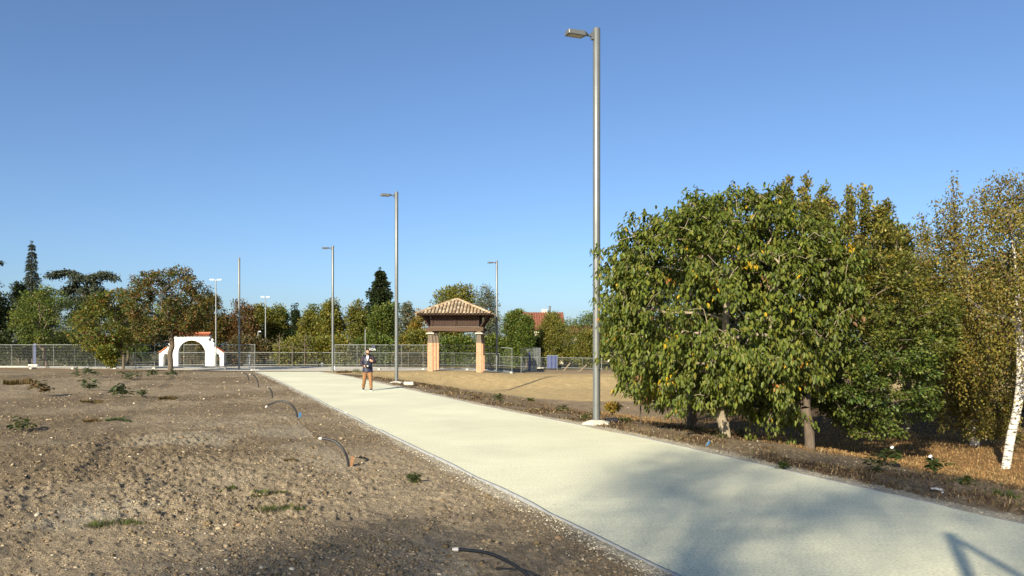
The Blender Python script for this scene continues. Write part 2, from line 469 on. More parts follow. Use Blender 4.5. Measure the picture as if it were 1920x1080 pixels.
cols = np.where(inbed[:, None], np.array([.40, .36, .27]) * rng.uniform(.6, 1.15, (len(x), 1)), cols)
S = np.where(np.maximum(vr, vl) < 0, np.minimum(S, .008), S)
P = np.stack([x, y, np.where((np.maximum(vr, vl) < 0) & (y < 60), H(x, y), ground_height(x, y)) + S * .12], 1)
v, f, c = blobs(P, S, cols, 5)
tag(mesh_np('gravel', v, f, M['stone'], col=c, smooth=False), kind='stuff', label='stones and dry clods strewn over the bare soil')

def blades(P, hgt, wid, cols, seed, lean=.6):
    """grass blades: one bent strip each (5 points)"""
    r = np.random.default_rng(seed); n = len(P); a = r.uniform(0, 6.28, n)
    s = np.stack([np.cos(a), np.sin(a), np.zeros(n)], 1); l = r.uniform(0, 6.28, n)
    ld = np.stack([np.cos(l), np.sin(l), np.zeros(n)], 1) * (r.random((n, 1)) * lean)
    up = np.array([[0, 0, 1.0]])
    b0 = P - s * wid[:, None] / 2; b1 = P + s * wid[:, None] / 2
    m = P + (up * .6 + ld * .35) * hgt[:, None]
    m0 = m - s * wid[:, None] * .4; m1 = m + s * wid[:, None] * .4
    t = P + (up * (1 - .25 * lean) + ld) * hgt[:, None]
    V = np.stack([b0, b1, m1, m0, t], 1).reshape(-1, 3); k = np.arange(n)[:, None] * 5
    return V, np.concatenate([k + [[0, 1, 2, 3]]]), np.concatenate([k + [[3, 2, 4]]]), np.repeat(cols, 5, 0)
x, y, d = polar_scatter(52000, 9, 36, 6, 40, 21, .8)
bed_, mo_, st_, ri_, vr, vl, w1_, w2_ = zones(x, y)
k = (st_ > .25) & (rng.random(len(x)) < .4 + st_ * .6)
x, y, d = x[k], y[k], d[k]
pal = np.array([[.26, .155, .062], [.31, .20, .085], [.19, .11, .048], [.34, .25, .125], [.13, .105, .042]])
cols = pal[rng.choice(5, len(x), p=[.34, .25, .2, .13, .08])] * rng.uniform(.8, 1.2, (len(x), 1))
V, q, t, c = blades(np.stack([x, y, ground_height(x, y) - .005], 1), rng.uniform(.03, .10, len(x)), rng.uniform(.008, .018, len(x)) * (d / 16), cols, 4, 1.0)
tag(mesh_np('dry_grass', V, [q, t], M['blade'], col=c), kind='stuff', label='short straw-coloured dry grass under the trees')
# flattened dead weeds on the verge
x, y, d = polar_scatter(120000, 7.5, 50, -14, 40, 22, .9)
vr = (x - right_edge(y)) * CA
k = (vr > .25) & (vr < 3.6 + 1.5 * (y > 20)) & (fbm(x * .9, y * .5 + 9, 4) > .43 + .10 * rng.random(len(x))) & (y < 48 - .8 * x)
x, y, d = x[k], y[k], d[k]
pal = np.array([[.13, .088, .048], [.19, .13, .068], [.075, .05, .03], [.10, .10, .04], [.30, .225, .125]])
cols = pal[rng.choice(5, len(x), p=[.28, .26, .20, .12, .14])] * rng.uniform(.8, 1.2, (len(x), 1))
V, q, t, c = blades(np.stack([x, y, ground_height(x, y) - .004], 1), rng.uniform(.03, .10, len(x)), rng.uniform(.008, .02, len(x)) * (d / 14), cols, 5, 1.5)
tag(mesh_np('dead_undergrowth', V, [q, t], M['blade'], col=c), kind='stuff', label='flattened brown dead weeds along the verge')

# ------------------------------------------------------------------ trees
M['birch_twig'] = mat_plain('birch_twig', (.12, .085, .055), .85, scale=8, amt=.3, bump=.2)
def unit(v): return v / np.maximum(np.linalg.norm(v, axis=-1, keepdims=True), 1e-6)
def skeleton(trunk, tips, seed=0, up=.25, seg=.35, wander=.10, pen=.35):
    """trunk: polyline (k,3); tips: points every twig must reach. Returns nodes, parents, radii weights"""
    r = np.random.default_rng(seed)
    cap = len(trunk) + len(tips) * 14 + 50
    P = np.zeros((cap, 3)); par = np.full(cap, -1); L = np.zeros(cap)
    n = len(trunk); P[:n] = trunk; par[1:n] = np.arange(n - 1)
    L[1:n] = np.cumsum(np.linalg.norm(np.diff(trunk, axis=0), axis=1))
    first = max(1, int(n * .45)) if n > 2 else 0
    lo = first
    c = trunk[first:].mean(0)
    order = np.argsort(np.linalg.norm(tips - c, axis=1))
    for ti in order:
        t = tips[ti]; d = t - P[lo:n]
        dist = np.linalg.norm(d, axis=1)
        cost = dist + pen * L[lo:n] * .5 + np.maximum(0, -d[:, 2]) * .5
        k = lo + int(np.argmin(cost)); a = P[k]; D = dist[k - lo]
        if D < .02 or n + 14 > cap: continue
        m = int(min(12, max(1, round(D / seg))))
        ctrl = a * .5 + t * .5 + np.array([0, 0, up * D]) + r.normal(0, wander * D, 3)
        prev = k
        for s in np.arange(1, m + 1) / m:
            p = a * (1 - s) ** 2 + 2 * ctrl * s * (1 - s) + t * s * s
            P[n] = p; par[n] = prev; L[n] = L[prev] + D / m; prev = n; n += 1
    return P[:n].copy(), par[:n].copy()
def limb_mesh(P, par, r_trunk, r_tip=.006, k=6, ex=2.3, rmin=0.0, rmax=9):
    n = len(P); w = np.zeros(n)
    ch = np.bincount(par[par >= 0], minlength=n)
    for i in range(n - 1, -1, -1):
        if ch[i] == 0: w[i] += 1
        if par[i] >= 0: w[par[i]] += w[i]
    rad = w ** (1 / ex); top = rad[0]
    rad = r_tip + (rad - 1) / max(top - 1, 1e-6) * (r_trunk - r_tip)
    e = np.where(par >= 0)[0]
    e = e[(rad[e] >= rmin) & (rad[e] < rmax)]
    a = P[par[e]]; b = P[e]; d = unit(b - a); a = a - d * rad[e][:, None] * .3; b = b + d * rad[e][:, None] * .2
    ref = np.where(np.abs(d[:, 2:3]) > .9, np.array([[1., 0, 0]]), np.array([[0, 0, 1.]]))
    s = unit(np.cross(d, ref)); u = np.cross(d, s)
    th = np.arange(k) * 2 * np.pi / k
    ring = s[:, None] * np.cos(th)[None, :, None] + u[:, None] * np.sin(th)[None, :, None]
    ra = np.minimum(rad[par[e]], rad[e] * 1.35)
    V = np.concatenate([a[:, None] + ring * ra[:, None, None], b[:, None] + ring * rad[e][:, None, None]], 1)
    base = (np.arange(len(e)) * 2 * k)[:, None, None]; j = np.arange(k)
    q = np.stack([j, (j + 1) % k, (j + 1) % k + k, j + k], -1)[None] + base
    return V.reshape(-1, 3), q.reshape(-1, 4)
def leaf_mesh(P, T, Nn, L, W, cols, fold=.25, simple=False):
    """folded leaves: P base point, T direction, Nn approximate normal"""
    T = unit(T); S = unit(np.cross(T, Nn)); Nn = np.cross(S, T)
    L = L[:, None]; W = W[:, None] / 2
    b = P; t = P + T * L
    up = Nn * W * fold
    if simple:
        l = P + T * L * .45 + S * W + up; r_ = P + T * L * .45 - S * W + up
        V = np.stack([b, r_, t, l], 1).reshape(-1, 3); k = np.arange(len(P))[:, None] * 4
        return V, np.concatenate([k + [[0, 1, 2]], k + [[0, 2, 3]]]), np.repeat(cols, 4, 0)
    l1 = P + T * L * .28 + S * W * .9 + up; l2 = P + T * L * .68 + S * W * .8 + up - Nn * L * .06
    r1 = P + T * L * .28 - S * W * .9 + up; r2 = P + T * L * .68 - S * W * .8 + up - Nn * L * .06
    t = t - Nn * L * .12
    V = np.stack([b, l1, l2, t, r2, r1], 1).reshape(-1, 3); k = np.arange(len(P))[:, None] * 6
    return V, np.concatenate([k + [[0, 3, 2, 1]], k + [[0, 5, 4, 3]]]), np.repeat(cols, 6, 0)
def pick(pal, p, n, r, jit=.22):
    pal = np.array(pal); c = pal[r.choice(len(pal), n, p=np.array(p) / np.sum(p))]
    return c * r.uniform(1 - jit, 1 + jit, (n, 1)) * r.uniform(.93, 1.07, (n, 3))
def pts_in_ball(n, r, shell=.5):
    d = unit(r.normal(size=(n, 3))); rad = r.random(n) ** (1 / 3)
    rad = shell * (1 - (1 - rad) * .35) + (1 - shell) * rad
    return d * rad[:, None]

PAL = {
 'green': ([(.085, .12, .021), (.12, .155, .026), (.06, .088, .018), (.165, .175, .034)], [.35, .3, .2, .15]),
 'olive': ([(.145, .15, .026), (.18, .175, .03), (.095, .105, .022), (.22, .185, .035)], [.35, .3, .2, .15]),
 'gold': ([(.19, .15, .022), (.24, .17, .025), (.12, .115, .02), (.27, .15, .03)], [.3, .25, .3, .15]),
 'red': ([(.13, .065, .025), (.17, .085, .03), (.085, .075, .022), (.20, .08, .035), (.10, .10, .025)], [.25, .2, .2, .12, .23]),
 'rust': ([(.13, .085, .022), (.18, .095, .025), (.09, .09, .02), (.07, .092, .02), (.22, .11, .025)], [.2, .11, .28, .33, .08]),
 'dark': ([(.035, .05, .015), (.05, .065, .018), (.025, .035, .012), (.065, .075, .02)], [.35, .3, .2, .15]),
 'fir': ([(.030, .046, .016), (.042, .06, .02), (.022, .034, .013)], [.4, .35, .25]),
 'cedar': ([(.055, .07, .045), (.075, .09, .058), (.04, .05, .033)], [.4, .35, .25]),
 'grey': ([(.13, .14, .08), (.16, .16, .095), (.09, .10, .055)], [.4, .35, .25]),
 'brown': ([(.105, .068, .03), (.12, .08, .03), (.075, .078, .026), (.095, .10, .028)], [.3, .25, .25, .2]),
}
def tree_root(name, label, cat, loc, group=None):
    t = empty(name, loc); return tag(t, label, cat, group)
def bushy_leaves(tips, per, spread, size, pal, r, up_bias=.7, flat=.8, droop=0.0, simple=True, wid=.62, centre=None, tint=.18):
    n = len(tips) * per
    g = r.normal(size=(n, 3)); g = unit(g) * (r.random((n, 1)) ** .5) * spread
    g[:, 2] *= flat
    P = np.repeat(tips, per, 0) + g
    c = tips.mean(0) if centre is None else centre
    outw = unit(P - c)
    T = unit(g / spread * .6 + outw * .5 + r.normal(0, .45, (n, 3)) + [0, 0, -droop])
    Nn = unit(outw * .55 + r.normal(0, .55, (n, 3)) + [0, 0, up_bias])
    L = size * r.uniform(.65, 1.3, n)
    cols = pick(*PAL[pal], n, r) if isinstance(pal, str) else pick(*pal, n, r)
    tt = r.uniform(1 - tint, 1 + tint, (len(tips), 1)) * np.ones((1, 3))
    warm = r.normal(0, tint * .6, (len(tips), 1)); tt = tt * np.concatenate([1 + warm, 1 + warm * .2, 1 - warm * .3], 1)
    cols = cols * np.repeat(np.clip(tt, .5, 1.6), per, 0)
    return leaf_mesh(P, T, Nn, L, L * wid, cols, simple=simple)
def lumpy_tips(n, half, r, lumps=7, bottom=.3):
    """tips on a crown made of several boughs inside the box +-half"""
    cs = []; rs = []
    for i in range(lumps):
        d = pts_in_ball(1, r, .55)[0] * .62
        if i == 0: d = np.array([0, 0, .1])
        cs.append(d); rs.append(r.uniform(.24, .52) if i else .56)
    cs = np.array(cs); rs = np.array(rs)
    out = []
    while len(out) < n:
        k = r.choice(lumps, p=rs ** 2 / np.sum(rs ** 2))
        p = cs[k] + unit(r.normal(size=3)) * rs[k] * (1 - .5 * r.random() ** 2)
        if np.linalg.norm(p) > 1.06: p = p / np.linalg.norm(p) * r.uniform(.8, 1.04)
        if p[2] < -.98: continue
        ins = np.linalg.norm((p - cs) / rs[:, None], axis=1)
        if np.sum(ins < .6) > 0 and r.random() < .8: continue
        out.append(p)
    return np.array(out) * half

def bg_tree(name, label, cat, px0, px1, yt, yb, d, pal, group='trees beyond the fences', base_px=None, n=110, per=42, leaf=.22,
            spread=None, lumps=7, trunk_r=.16, seed=None, bark='bark', outline=None, droop=.1, depth=.85, twigs=True):
    """a leafy tree filling px0..px1 by yt..yb of the photograph at distance d"""
    r = np.random.default_rng(seed if seed is not None else abs(int(px0 * 13 + px1 * 7 + yt)) )
    if d > 80: yt = yt - 11
    bx = X(base_px if base_px is not None else (px0 + px1) / 2, d); z0 = h(bx, d)
    half = np.array([(px1 - px0) * d / F / 2 * 1.16, (px1 - px0) * d / F / 2 * depth, (yb - yt) * d / F / 2])
    n = int(n * 1.45)
    ctr = np.array([X((px0 + px1) / 2, d) - bx, 0, Z((yt + yb) / 2, d) - z0])
    if spread is None: spread = .30 * float(np.mean(half)) * (110 / n) ** .4
    spread = min(spread, 1.3)
    tips = ctr + lumpy_tips(n, np.maximum(half - spread * .45, half * .6), r, lumps)
    tips[:, 2] = np.maximum(tips[:, 2], .15)
    root = tree_root(name, label, cat, (bx, d, z0), group)
    top = ctr + [0, 0, half[2] * .35]
    m = 9; s = np.linspace(0, 1, m)[:, None]
    trunk = np.array([[0, 0, -.1]]) * (1 - s) + top * s + r.normal(0, .04 * half[0], (m, 3)) * (s * (1.2 - s))
    P, par = skeleton(trunk, tips, seed=int(r.integers(1e6)), seg=.9, up=.12)
    v, q = limb_mesh(P, par, trunk_r, .012, k=5)
    mesh_np('trunk', v, q, M[bark], root)
    v, f, c = bushy_leaves(tips, per, spread, leaf, pal, r, droop=droop, centre=ctr - [0, 0, half[2] * .4])
    mesh_np('crown', v, f, M['leaf'], root, col=c)
    return root

def conifer(name, label, px, yt, yb, hw, d, pal='fir', group='trees beyond the fences', layers=13, seed=1, dense=1.0, droop=.35, tiers=None, base_y=None, leaf=.24, top_bare=.0):
    """a spire: whorls of boughs, each a flattened fan of needles"""
    r = np.random.default_rng(seed)
    bx = X(px, d); z0 = h(bx, d); zt = Z(yt, d) - z0; zb = max(Z(yb, d) - z0, .3); W = hw * d / F
    root = tree_root(name, label, 'conifer', (bx, d, z0), group)
    nodes = [np.array([0, 0, -.1]), np.array([0, 0, zt])]
    limbs = MB(); limbs.tube([(0, 0, -.1), (0, 0, zb), (0, 0, zt)], [.02 * zt + .05, .015 * zt + .03, .02], 7)
    Ps = []; Ts = []
    for k in range(layers):
        f = (k + .5 * r.random()) / layers; z = zb + (zt - zb) * f
        rad = W * (1 - f) ** .8 * r.uniform(.75, 1.12) + .08
        nb = int(r.integers(5, 8))
        for b in range(nb):
            a = 2 * math.pi * (b + r.random() * .6) / nb; rl = rad * r.uniform(.65, 1.1)
            dirv = np.array([math.cos(a), math.sin(a), 0])
            tipz = z - droop * rl + .1 * rl
            limbs.tube([(0, 0, z), tuple(dirv * rl * .5 + [0, 0, z + .02 * rl]), tuple(dirv * rl + [0, 0, tipz])], [.035, .022, .008], 4, cap=False)
            m = int((26 + 55 * rl) * dense)
            s = r.random(m) ** .7; off = r.normal(0, .16 + .13 * rl * (1 - s), m); side = np.array([-dirv[1], dirv[0], 0])
            zc = z + .04 * rl * np.sin(s * 3.1) - droop * rl * s ** 2 + .1 * rl * s * s
            p = dirv * (s * rl)[:, None] + side * off[:, None] + np.stack([0 * s, 0 * s, zc - .35 * np.abs(off) - r.random(m) ** 1.5 * (.15 + .42 * rl)], 1)
            Ps.append(p); Ts.append(dirv * .8 + side * (np.sign(off) * .6)[:, None] + np.array([0, 0, -.5 * droop - .15]) + r.normal(0, .25, (m, 3)))
    # leader
    m = int(50 * dense); s = r.random(m); Ps.append(np.stack([r.normal(0, .07, m), r.normal(0, .07, m), zt - s * .14 * (zt - zb)], 1)); Ts.append(r.normal(0, .6, (m, 3)) + [0, 0, .3])
    P = np.concatenate(Ps); T = np.concatenate(Ts); n = len(P)
    limbs.build('trunk', M['bark'], root)
    Lr = leaf * r.uniform(.7, 1.4, n)
    v, f, c = leaf_mesh(P, T, unit(r.normal(0, .5, (n, 3)) + [0, 0, .8]), Lr, Lr * .5, pick(*PAL[pal], n, r), simple=True)
    mesh_np('crown', v, f, M['needle'], root, col=c)
    return root

# ---- near tree with large drooping leaves, right beside the path
def near_crown_points(n, outline_px, d, depth, r, base, shell=.45):
    """points inside a crown whose silhouette is the given pixel polygon around its centre, rounded in depth"""
    o = np.array(outline_px, float); c = o.mean(0)
    ang = np.arctan2(-(o[:, 1] - c[1]), o[:, 0] - c[0]); rad = np.hypot(o[:, 0] - c[0], o[:, 1] - c[1])
    k = np.argsort(ang); ang, rad = ang[k], rad[k]
    ang = np.concatenate([ang - 2 * np.pi, ang, ang + 2 * np.pi]); rad = np.tile(rad, 3)
    p = pts_in_ball(n, r, shell)
    hyp = np.hypot(p[:, 0], p[:, 2]); th = np.arctan2(p[:, 2], p[:, 0])
    Rr = np.interp(th, ang, rad) * d / F
    # the rim is lumpy
    Rr = Rr * (.90 + .20 * vnoise(th * 3.0 + 31, p[:, 1] * 2 + 7))
    cx = X(c[0], d) - base[0]; cz = Z(c[1], d) - base[2]
    # ground stays clear
    q = np.stack([cx + p[:, 0] * Rr, p[:, 1] * depth, cz + p[:, 2] * Rr], 1)
    return q, np.array([cx, 0, cz])

def smooth_poly(pts, m):
    pts = np.array(pts, float); t = np.linspace(0, len(pts) - 1, m); i = np.clip(t.astype(int), 0, len(pts) - 2); f = (t - i)[:, None]
    p0 = pts[np.maximum(i - 1, 0)]; p1 = pts[i]; p2 = pts[i + 1]; p3 = pts[np.minimum(i + 2, len(pts) - 1)]
    return .5 * ((2 * p1) + (-p0 + p2) * f + (2 * p0 - 5 * p1 + 4 * p2 - p3) * f ** 2 + (-p0 + 3 * p1 - 3 * p2 + p3) * f ** 3)

def big_leaf_tree():
    r = np.random.default_rng(42)
    bx, by, bz = ground_at(1362, 822); d = by; base = (bx, by, bz)
    root = tree_root('broadleaf_tree', 'round bright green tree with big drooping leaves, standing by the tallest lamp post', 'tree', base)
    outline = [(1133, 690), (1128, 610), (1138, 520), (1152, 462), (1185, 432), (1228, 392), (1290, 372), (1350, 362), (1395, 350), (1440, 372), (1492, 415), (1550, 452),
               (1588, 490), (1582, 560), (1572, 620), (1540, 690), (1518, 740), (1480, 790), (1440, 812), (1395, 780), (1330, 775), (1265, 770), (1205, 752), (1160, 728)]
    tips, c = near_crown_points(1450, outline, d, 2.6, r, base, .62)
    # drop tips that would hang in the way of the trunk foot
    zg = np.array([h(bx + p[0], by + p[1]) - bz for p in tips])
    tips = tips[tips[:, 2] > zg + .35]
    # gaps: thin some boughs out
    gapn = vnoise(tips[:, 0] * 1.5 + .5 * tips[:, 1] + 50, tips[:, 2] * 1.7 + .6 * tips[:, 1] + 20)
    dep = np.linalg.norm((tips - c) / [2.7, 2.6, 2.8], axis=1)
    rim = np.hypot((tips[:, 0] - c[0]) / 2.7, (tips[:, 2] - c[2]) / 2.8)
    tips = tips[(gapn > .38) | ((dep < .55) & (tips[:, 1] > -.4)) | ((rim > .70) & (r.random(len(tips)) < .8)) | (r.random(len(tips)) < .12)]
    front = (tips[:, 1] < .3) & (np.abs(tips[:, 0] + .04) < .30) & (tips[:, 2] < Z(768, d) - bz + .1)
    tips = tips[~front]
    low = (tips[:, 1] < .6) & (tips[:, 0] > -1.3) & (tips[:, 0] < .32) & (tips[:, 2] < Z(752, d) - bz)
    tips = tips[~low]
    tpx = 960 + (tips[:, 0] + bx) * F / (tips[:, 1] + by); tpy = HY + (HC - tips[:, 2] - bz) * F / (tips[:, 1] + by)
    tips = tips[tpy < np.interp(tpx, [1130, 1180, 1260, 1330, 1400, 1440, 1490, 1520, 1580], [690, 735, 752, 750, 765, 800, 800, 740, 700])]
    core = (tips[:, 1] < .1) & (np.abs(tips[:, 0] - .02) < .26) & (tips[:, 2] > Z(655, d) - bz) & (tips[:, 2] < Z(520, d) - bz) & (r.random(len(tips)) < .85)
    tips = tips[~core]
    def W(px, py, dy=0): return [X(px, d) - bx, dy, Z(py, d) - bz]
    trunk = smooth_poly([[0, 0, -.1], W(1357, 795), W(1349, 770), W(1352, 735, .05), W(1361, 690, .1), W(1364, 640, .1), W(1362, 590, .05), W(1370, 540), W(1376, 480, .1), W(1372, 420, .1)], 26)
    P, par = skeleton(trunk, tips, 4, up=.12, seg=.16, wander=.09, pen=.25)
    v, q = limb_mesh(P, par, .125, .0055, k=8, ex=2.0)
    mesh_np('trunk', v, q, M['bark_pale'], root)
    # sprays: five to eight leaves hanging from each twig end, some along the twig
    n0 = len(tips); sp = np.repeat(tips, 3, 0) + r.normal(0, .13, (n0 * 3, 3)); k = len(sp)
    per = 15; ns = k * per
    base_p = np.repeat(sp, per, 0) + r.normal(0, .06, (ns, 3)) + np.stack([np.zeros(ns), np.zeros(ns), -r.random(ns) * .10], 1)
    a = r.uniform(0, 6.283, ns); rad = np.stack([np.cos(a), np.sin(a), np.zeros(ns)], 1)
    outw = unit(np.repeat(sp, per, 0) - c)
    T = rad * .55 + outw * .35 + np.stack([0 * a, 0 * a, -r.uniform(.35, 1.3, ns)], 1)
    Nn = rad * .5 + outw * .5 + np.stack([0 * a, 0 * a, r.uniform(.3, 1.0, ns)], 1) + r.normal(0, .25, (ns, 3))
    L = r.uniform(.07, .15, ns)
    cols = pick([(.088, .116, .0155), (.128, .152, .022), (.06, .083, .013), (.17, .168, .028), (.10, .112, .03)], [.32, .3, .2, .1, .08], ns, r, .18)
    warm = r.random(k)
    wy = np.repeat(warm, per)
    y = np.array([(.50, .33, .02)]); o = np.array([(.36, .15, .03)]); br = np.array([(.17, .09, .04)])
    rr_ = r.random(ns)
    cols = np.where(((wy > .992) & (rr_ < .7))[:, None], y * r.uniform(.7, 1.1, (ns, 1)), cols)
    cols = np.where(((wy > .968) & (wy < .972) & (rr_ < .6))[:, None], o * r.uniform(.7, 1.1, (ns, 1)), cols)
    cols = np.where(((wy < .012) & (rr_ < .5))[:, None], br * r.uniform(.7, 1.2, (ns, 1)), cols)
    cols = np.where((rr_ > .993)[:, None], y * .9, cols)
    V, f, cc = leaf_mesh(base_p, T, Nn, L, L * .47, cols, fold=.35)
    mesh_np('crown', V, f, M['leaf'], root, col=cc)
big_leaf_tree()

def small_leaf_tree(name, label, cat, base, outline, d, depth, trunk, n, per, spread, leaf, pal, seed, trunk_r=.13, bark='bark', spires=(), droop=.1, r_tip=.006,
                    shell=.6, thin=.25, seg=.22, hang=0.0, up=.15, branches=None, pen=.3, flat=.8, keep_above=.3, extra=None, bottom=None, lowgreen=0):
    r = np.random.default_rng(seed)
    root = tree_root(name, label, cat, base)
    tips, c = near_crown_points(n, outline, d, depth, r, base, shell)
    tips[:, 1] += d - base[1]; c[1] += d - base[1]
    zg = np.array([h(base[0] + p[0], base[1] + p[1]) - base[2] for p in tips])
    tips = tips[tips[:, 2] > zg + keep_above]
    gapn = vnoise(tips[:, 0] * 1.2 + 50 + seed, tips[:, 2] * 1.2 + 20 + tips[:, 1])
    tips = tips[(gapn > thin) | (r.random(len(tips)) < .3)]
    if extra is not None:
        k_ = extra[0]; ex_ = np.stack([X(r.uniform(extra[1], extra[2], k_), d) - base[0], d - base[1] + r.uniform(-1.2, .4, k_), Z(r.uniform(extra[3], extra[4], k_), d) - base[2]], 1); tips = np.vstack([tips, ex_])
    if bottom is not None:
        tpx = 960 + (tips[:, 0] + base[0]) * F / (tips[:, 1] + base[1]); tpy = HY + (HC - tips[:, 2] - base[2]) * F / (tips[:, 1] + base[1]); tips = tips[tpy < np.interp(tpx, *bottom)]
    spire_pts = []
    for (px, py0, py1, m, dy) in spires:      # upright twigs that stand out of the crown's top
        s = np.linspace(0, 1, m)[:, None]
        p = np.array([[X(px, d) - base[0], dy + d - base[1], Z(py0, d) - base[2]]]) * (1 - s) + np.array([[X(px + r.normal(0, 4), d) - base[0], dy + d - base[1], Z(py1, d) - base[2]]]) * s
        spire_pts.append(p + r.normal(0, .03, p.shape))
    n_main = len(tips)
    if spire_pts: tips = np.vstack([tips] + spire_pts)
    P, par = skeleton(np.array(trunk), tips, seed, up=up, seg=seg, wander=.08, pen=pen)
    if bark == 'birch':
        v, q = limb_mesh(P, par, trunk_r, r_tip, k=8, ex=2.0, rmin=.034); mesh_np('trunk', v, q, M['birch'], root)
        v, q = limb_mesh(P, par, trunk_r, r_tip, k=5, ex=2.0, rmax=.034); mesh_np('branches', v, q, M['birch_twig'], root)
    else:
        v, q = limb_mesh(P, par, trunk_r, r_tip, k=8, ex=2.0); mesh_np('trunk', v, q, M[bark], root)
    k = len(tips)
    if hang:
        # pendulous twigs: leaves spaced down a hanging string below each tip
        ln = r.uniform(.3, 1.0, k) * hang; s = r.random((k, per))
        a = r.uniform(0, 6.28, k); sway = np.stack([np.cos(a), np.sin(a)], 1) * .12
        Pl = np.repeat(tips, per, 0).reshape(k, per, 3).copy()
        Pl[..., 2] -= s * ln[:, None]; Pl[..., 0] += sway[:, :1] * s; Pl[..., 1] += sway[:, 1:] * s
        Pl = Pl.reshape(-1, 3) + r.normal(0, spread, (k * per, 3)); ns = len(Pl)
        zg = H(Pl[:, 0] + base[0], Pl[:, 1] + base[1]) - base[2]
        Pl[:, 2] = np.maximum(Pl[:, 2], zg + .3 + .2 * r.random(ns))
        T = r.normal(0, .5, (ns, 3)) + [0, 0, -.8]; Nn = r.normal(0, .6, (ns, 3)) + unit(Pl - c) * .8 + [0, 0, .3]
        L = leaf * r.uniform(.7, 1.3, ns)
        cols = pick(*PAL[pal], ns, r) if isinstance(pal, str) else pick(*pal, ns, r)
        cols = cols * np.repeat(r.uniform(.75, 1.25, (k, 1)), per, 0)
        V, f, cc = leaf_mesh(Pl, T, Nn, L, L * .7, cols, simple=True)
    else:
        V, f, cc = bushy_leaves(tips[:n_main], per, spread, leaf, pal, r, droop=droop, centre=c - [0, 0, .8], flat=flat)
        if spire_pts:
            V2, f2, c2 = bushy_leaves(tips[n_main:], 40, .12, leaf * 1.05, pal, r, droop=-.3, centre=c - [0, 0, 3], flat=1.2)
            f = f + len(V2) * 0; f = np.concatenate([f, f2 + len(V)]) if not isinstance(f, list) else f
            V = np.vstack([V, V2]); cc = np.vstack([cc, c2])
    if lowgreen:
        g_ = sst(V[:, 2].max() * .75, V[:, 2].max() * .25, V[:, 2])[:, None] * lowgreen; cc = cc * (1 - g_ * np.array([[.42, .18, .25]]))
    mesh_np('crown', V, f, M['leaf'], root, col=cc)
    return root

# hornbeam-like tree with upright spires
b2 = ground_at(1519, 845); d2 = 18.8
def W2(px, py, dy=0, d=d2, b=b2): return [X(px, d) - b[0], dy + (d - b[1]), Z(py, d) - b[2]]
small_leaf_tree('spiry_tree', 'tall dense olive tree with upright twig tips along its top and a bare stout trunk', 'tree', b2,
    [(1400, 520), (1415, 430), (1440, 380), (1490, 362), (1545, 374), (1610, 382), (1668, 412), (1715, 460), (1748, 540), (1768, 640), (1762, 710), (1735, 775), (1690, 815), (1640, 832), (1590, 822), (1545, 785), (1500, 760), (1440, 700), (1405, 620)],
    d2, 2.2, smooth_poly([[0, 0, -.1], [-.01, .05, .5], [-.03, .2, 1.0], W2(1524, 700), W2(1560, 620), W2(1580, 520), W2(1585, 430)], 22),
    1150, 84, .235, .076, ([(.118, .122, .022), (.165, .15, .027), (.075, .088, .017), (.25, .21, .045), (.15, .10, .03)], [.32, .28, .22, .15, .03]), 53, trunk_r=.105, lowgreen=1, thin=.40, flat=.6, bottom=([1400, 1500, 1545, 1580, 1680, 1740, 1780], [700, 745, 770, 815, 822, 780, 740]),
    spires=[(1440, 430, 366, 9, .3), (1476, 420, 334, 13, 0), (1500, 420, 352, 11, .6), (1541, 425, 356, 11, -.2), (1565, 425, 372, 9, .5), (1598, 435, 360, 12, .1), (1622, 445, 362, 12, 0), (1655, 470, 398, 10, .3), (1456, 420, 358, 9, -.4), (1520, 420, 360, 9, .2), (1580, 430, 380, 8, -.4), (1640, 450, 395, 8, -.5), (1680, 490, 430, 8, .2), (1425, 430, 380, 8, -.2), (1488, 410, 348, 9, -.6), (1552, 410, 362, 9, .8), (1610, 430, 372, 9, -.5), (1668, 460, 412, 8, .1), (1698, 500, 442, 8, 0)])

GOLD_BIRCH = ([(.145, .13, .022), (.19, .155, .025), (.10, .10, .02), (.20, .125, .028), (.13, .08, .025)], [.33, .25, .27, .09, .06])
b3 = ground_at(1884, 878); d3 = b3[1] + .3
def W3(px, py, dy=0): return [X(px, d3) - b3[0], dy + .3, Z(py, d3) - b3[2]]
small_leaf_tree('birch_tree', 'white-barked birch leaning at its foot, golden hanging leaves, the nearer of the two birches', 'birch', b3,
    [(1735, 430), (1745, 370), (1790, 345), (1830, 352), (1880, 325), (1930, 340), (1975, 400), (2010, 500), (2020, 620), (2000, 720), (1950, 770), (1905, 740), (1860, 700), (1820, 690), (1770, 620), (1735, 530)],
    d3, 2.0, smooth_poly([[0, 0, -.1], W3(1895, 820), W3(1908, 760), W3(1914, 690), W3(1908, 600), W3(1907, 530), W3(1898, 450), W3(1888, 380)], 26),
    640, 62, .075, .060, GOLD_BIRCH, 61, trunk_r=.10, bark='birch', hang=1.15, r_tip=.004, thin=.42, up=.2, shell=.5,
    spires=[(1790, 420, 325, 9, 0), (1800, 430, 345, 7, .3), (1846, 400, 338, 7, 0), (1880, 380, 326, 7, .2), (1895, 370, 318, 6, .1), (1740, 440, 395, 6, .3), (1910, 380, 322, 6, -.2), (1815, 420, 360, 6, -.3)])
b4 = ground_at(1827, 838); d4 = b4[1]
def W4(px, py, dy=0): return [X(px, d4) - b4[0], dy, Z(py, d4) - b4[2]]
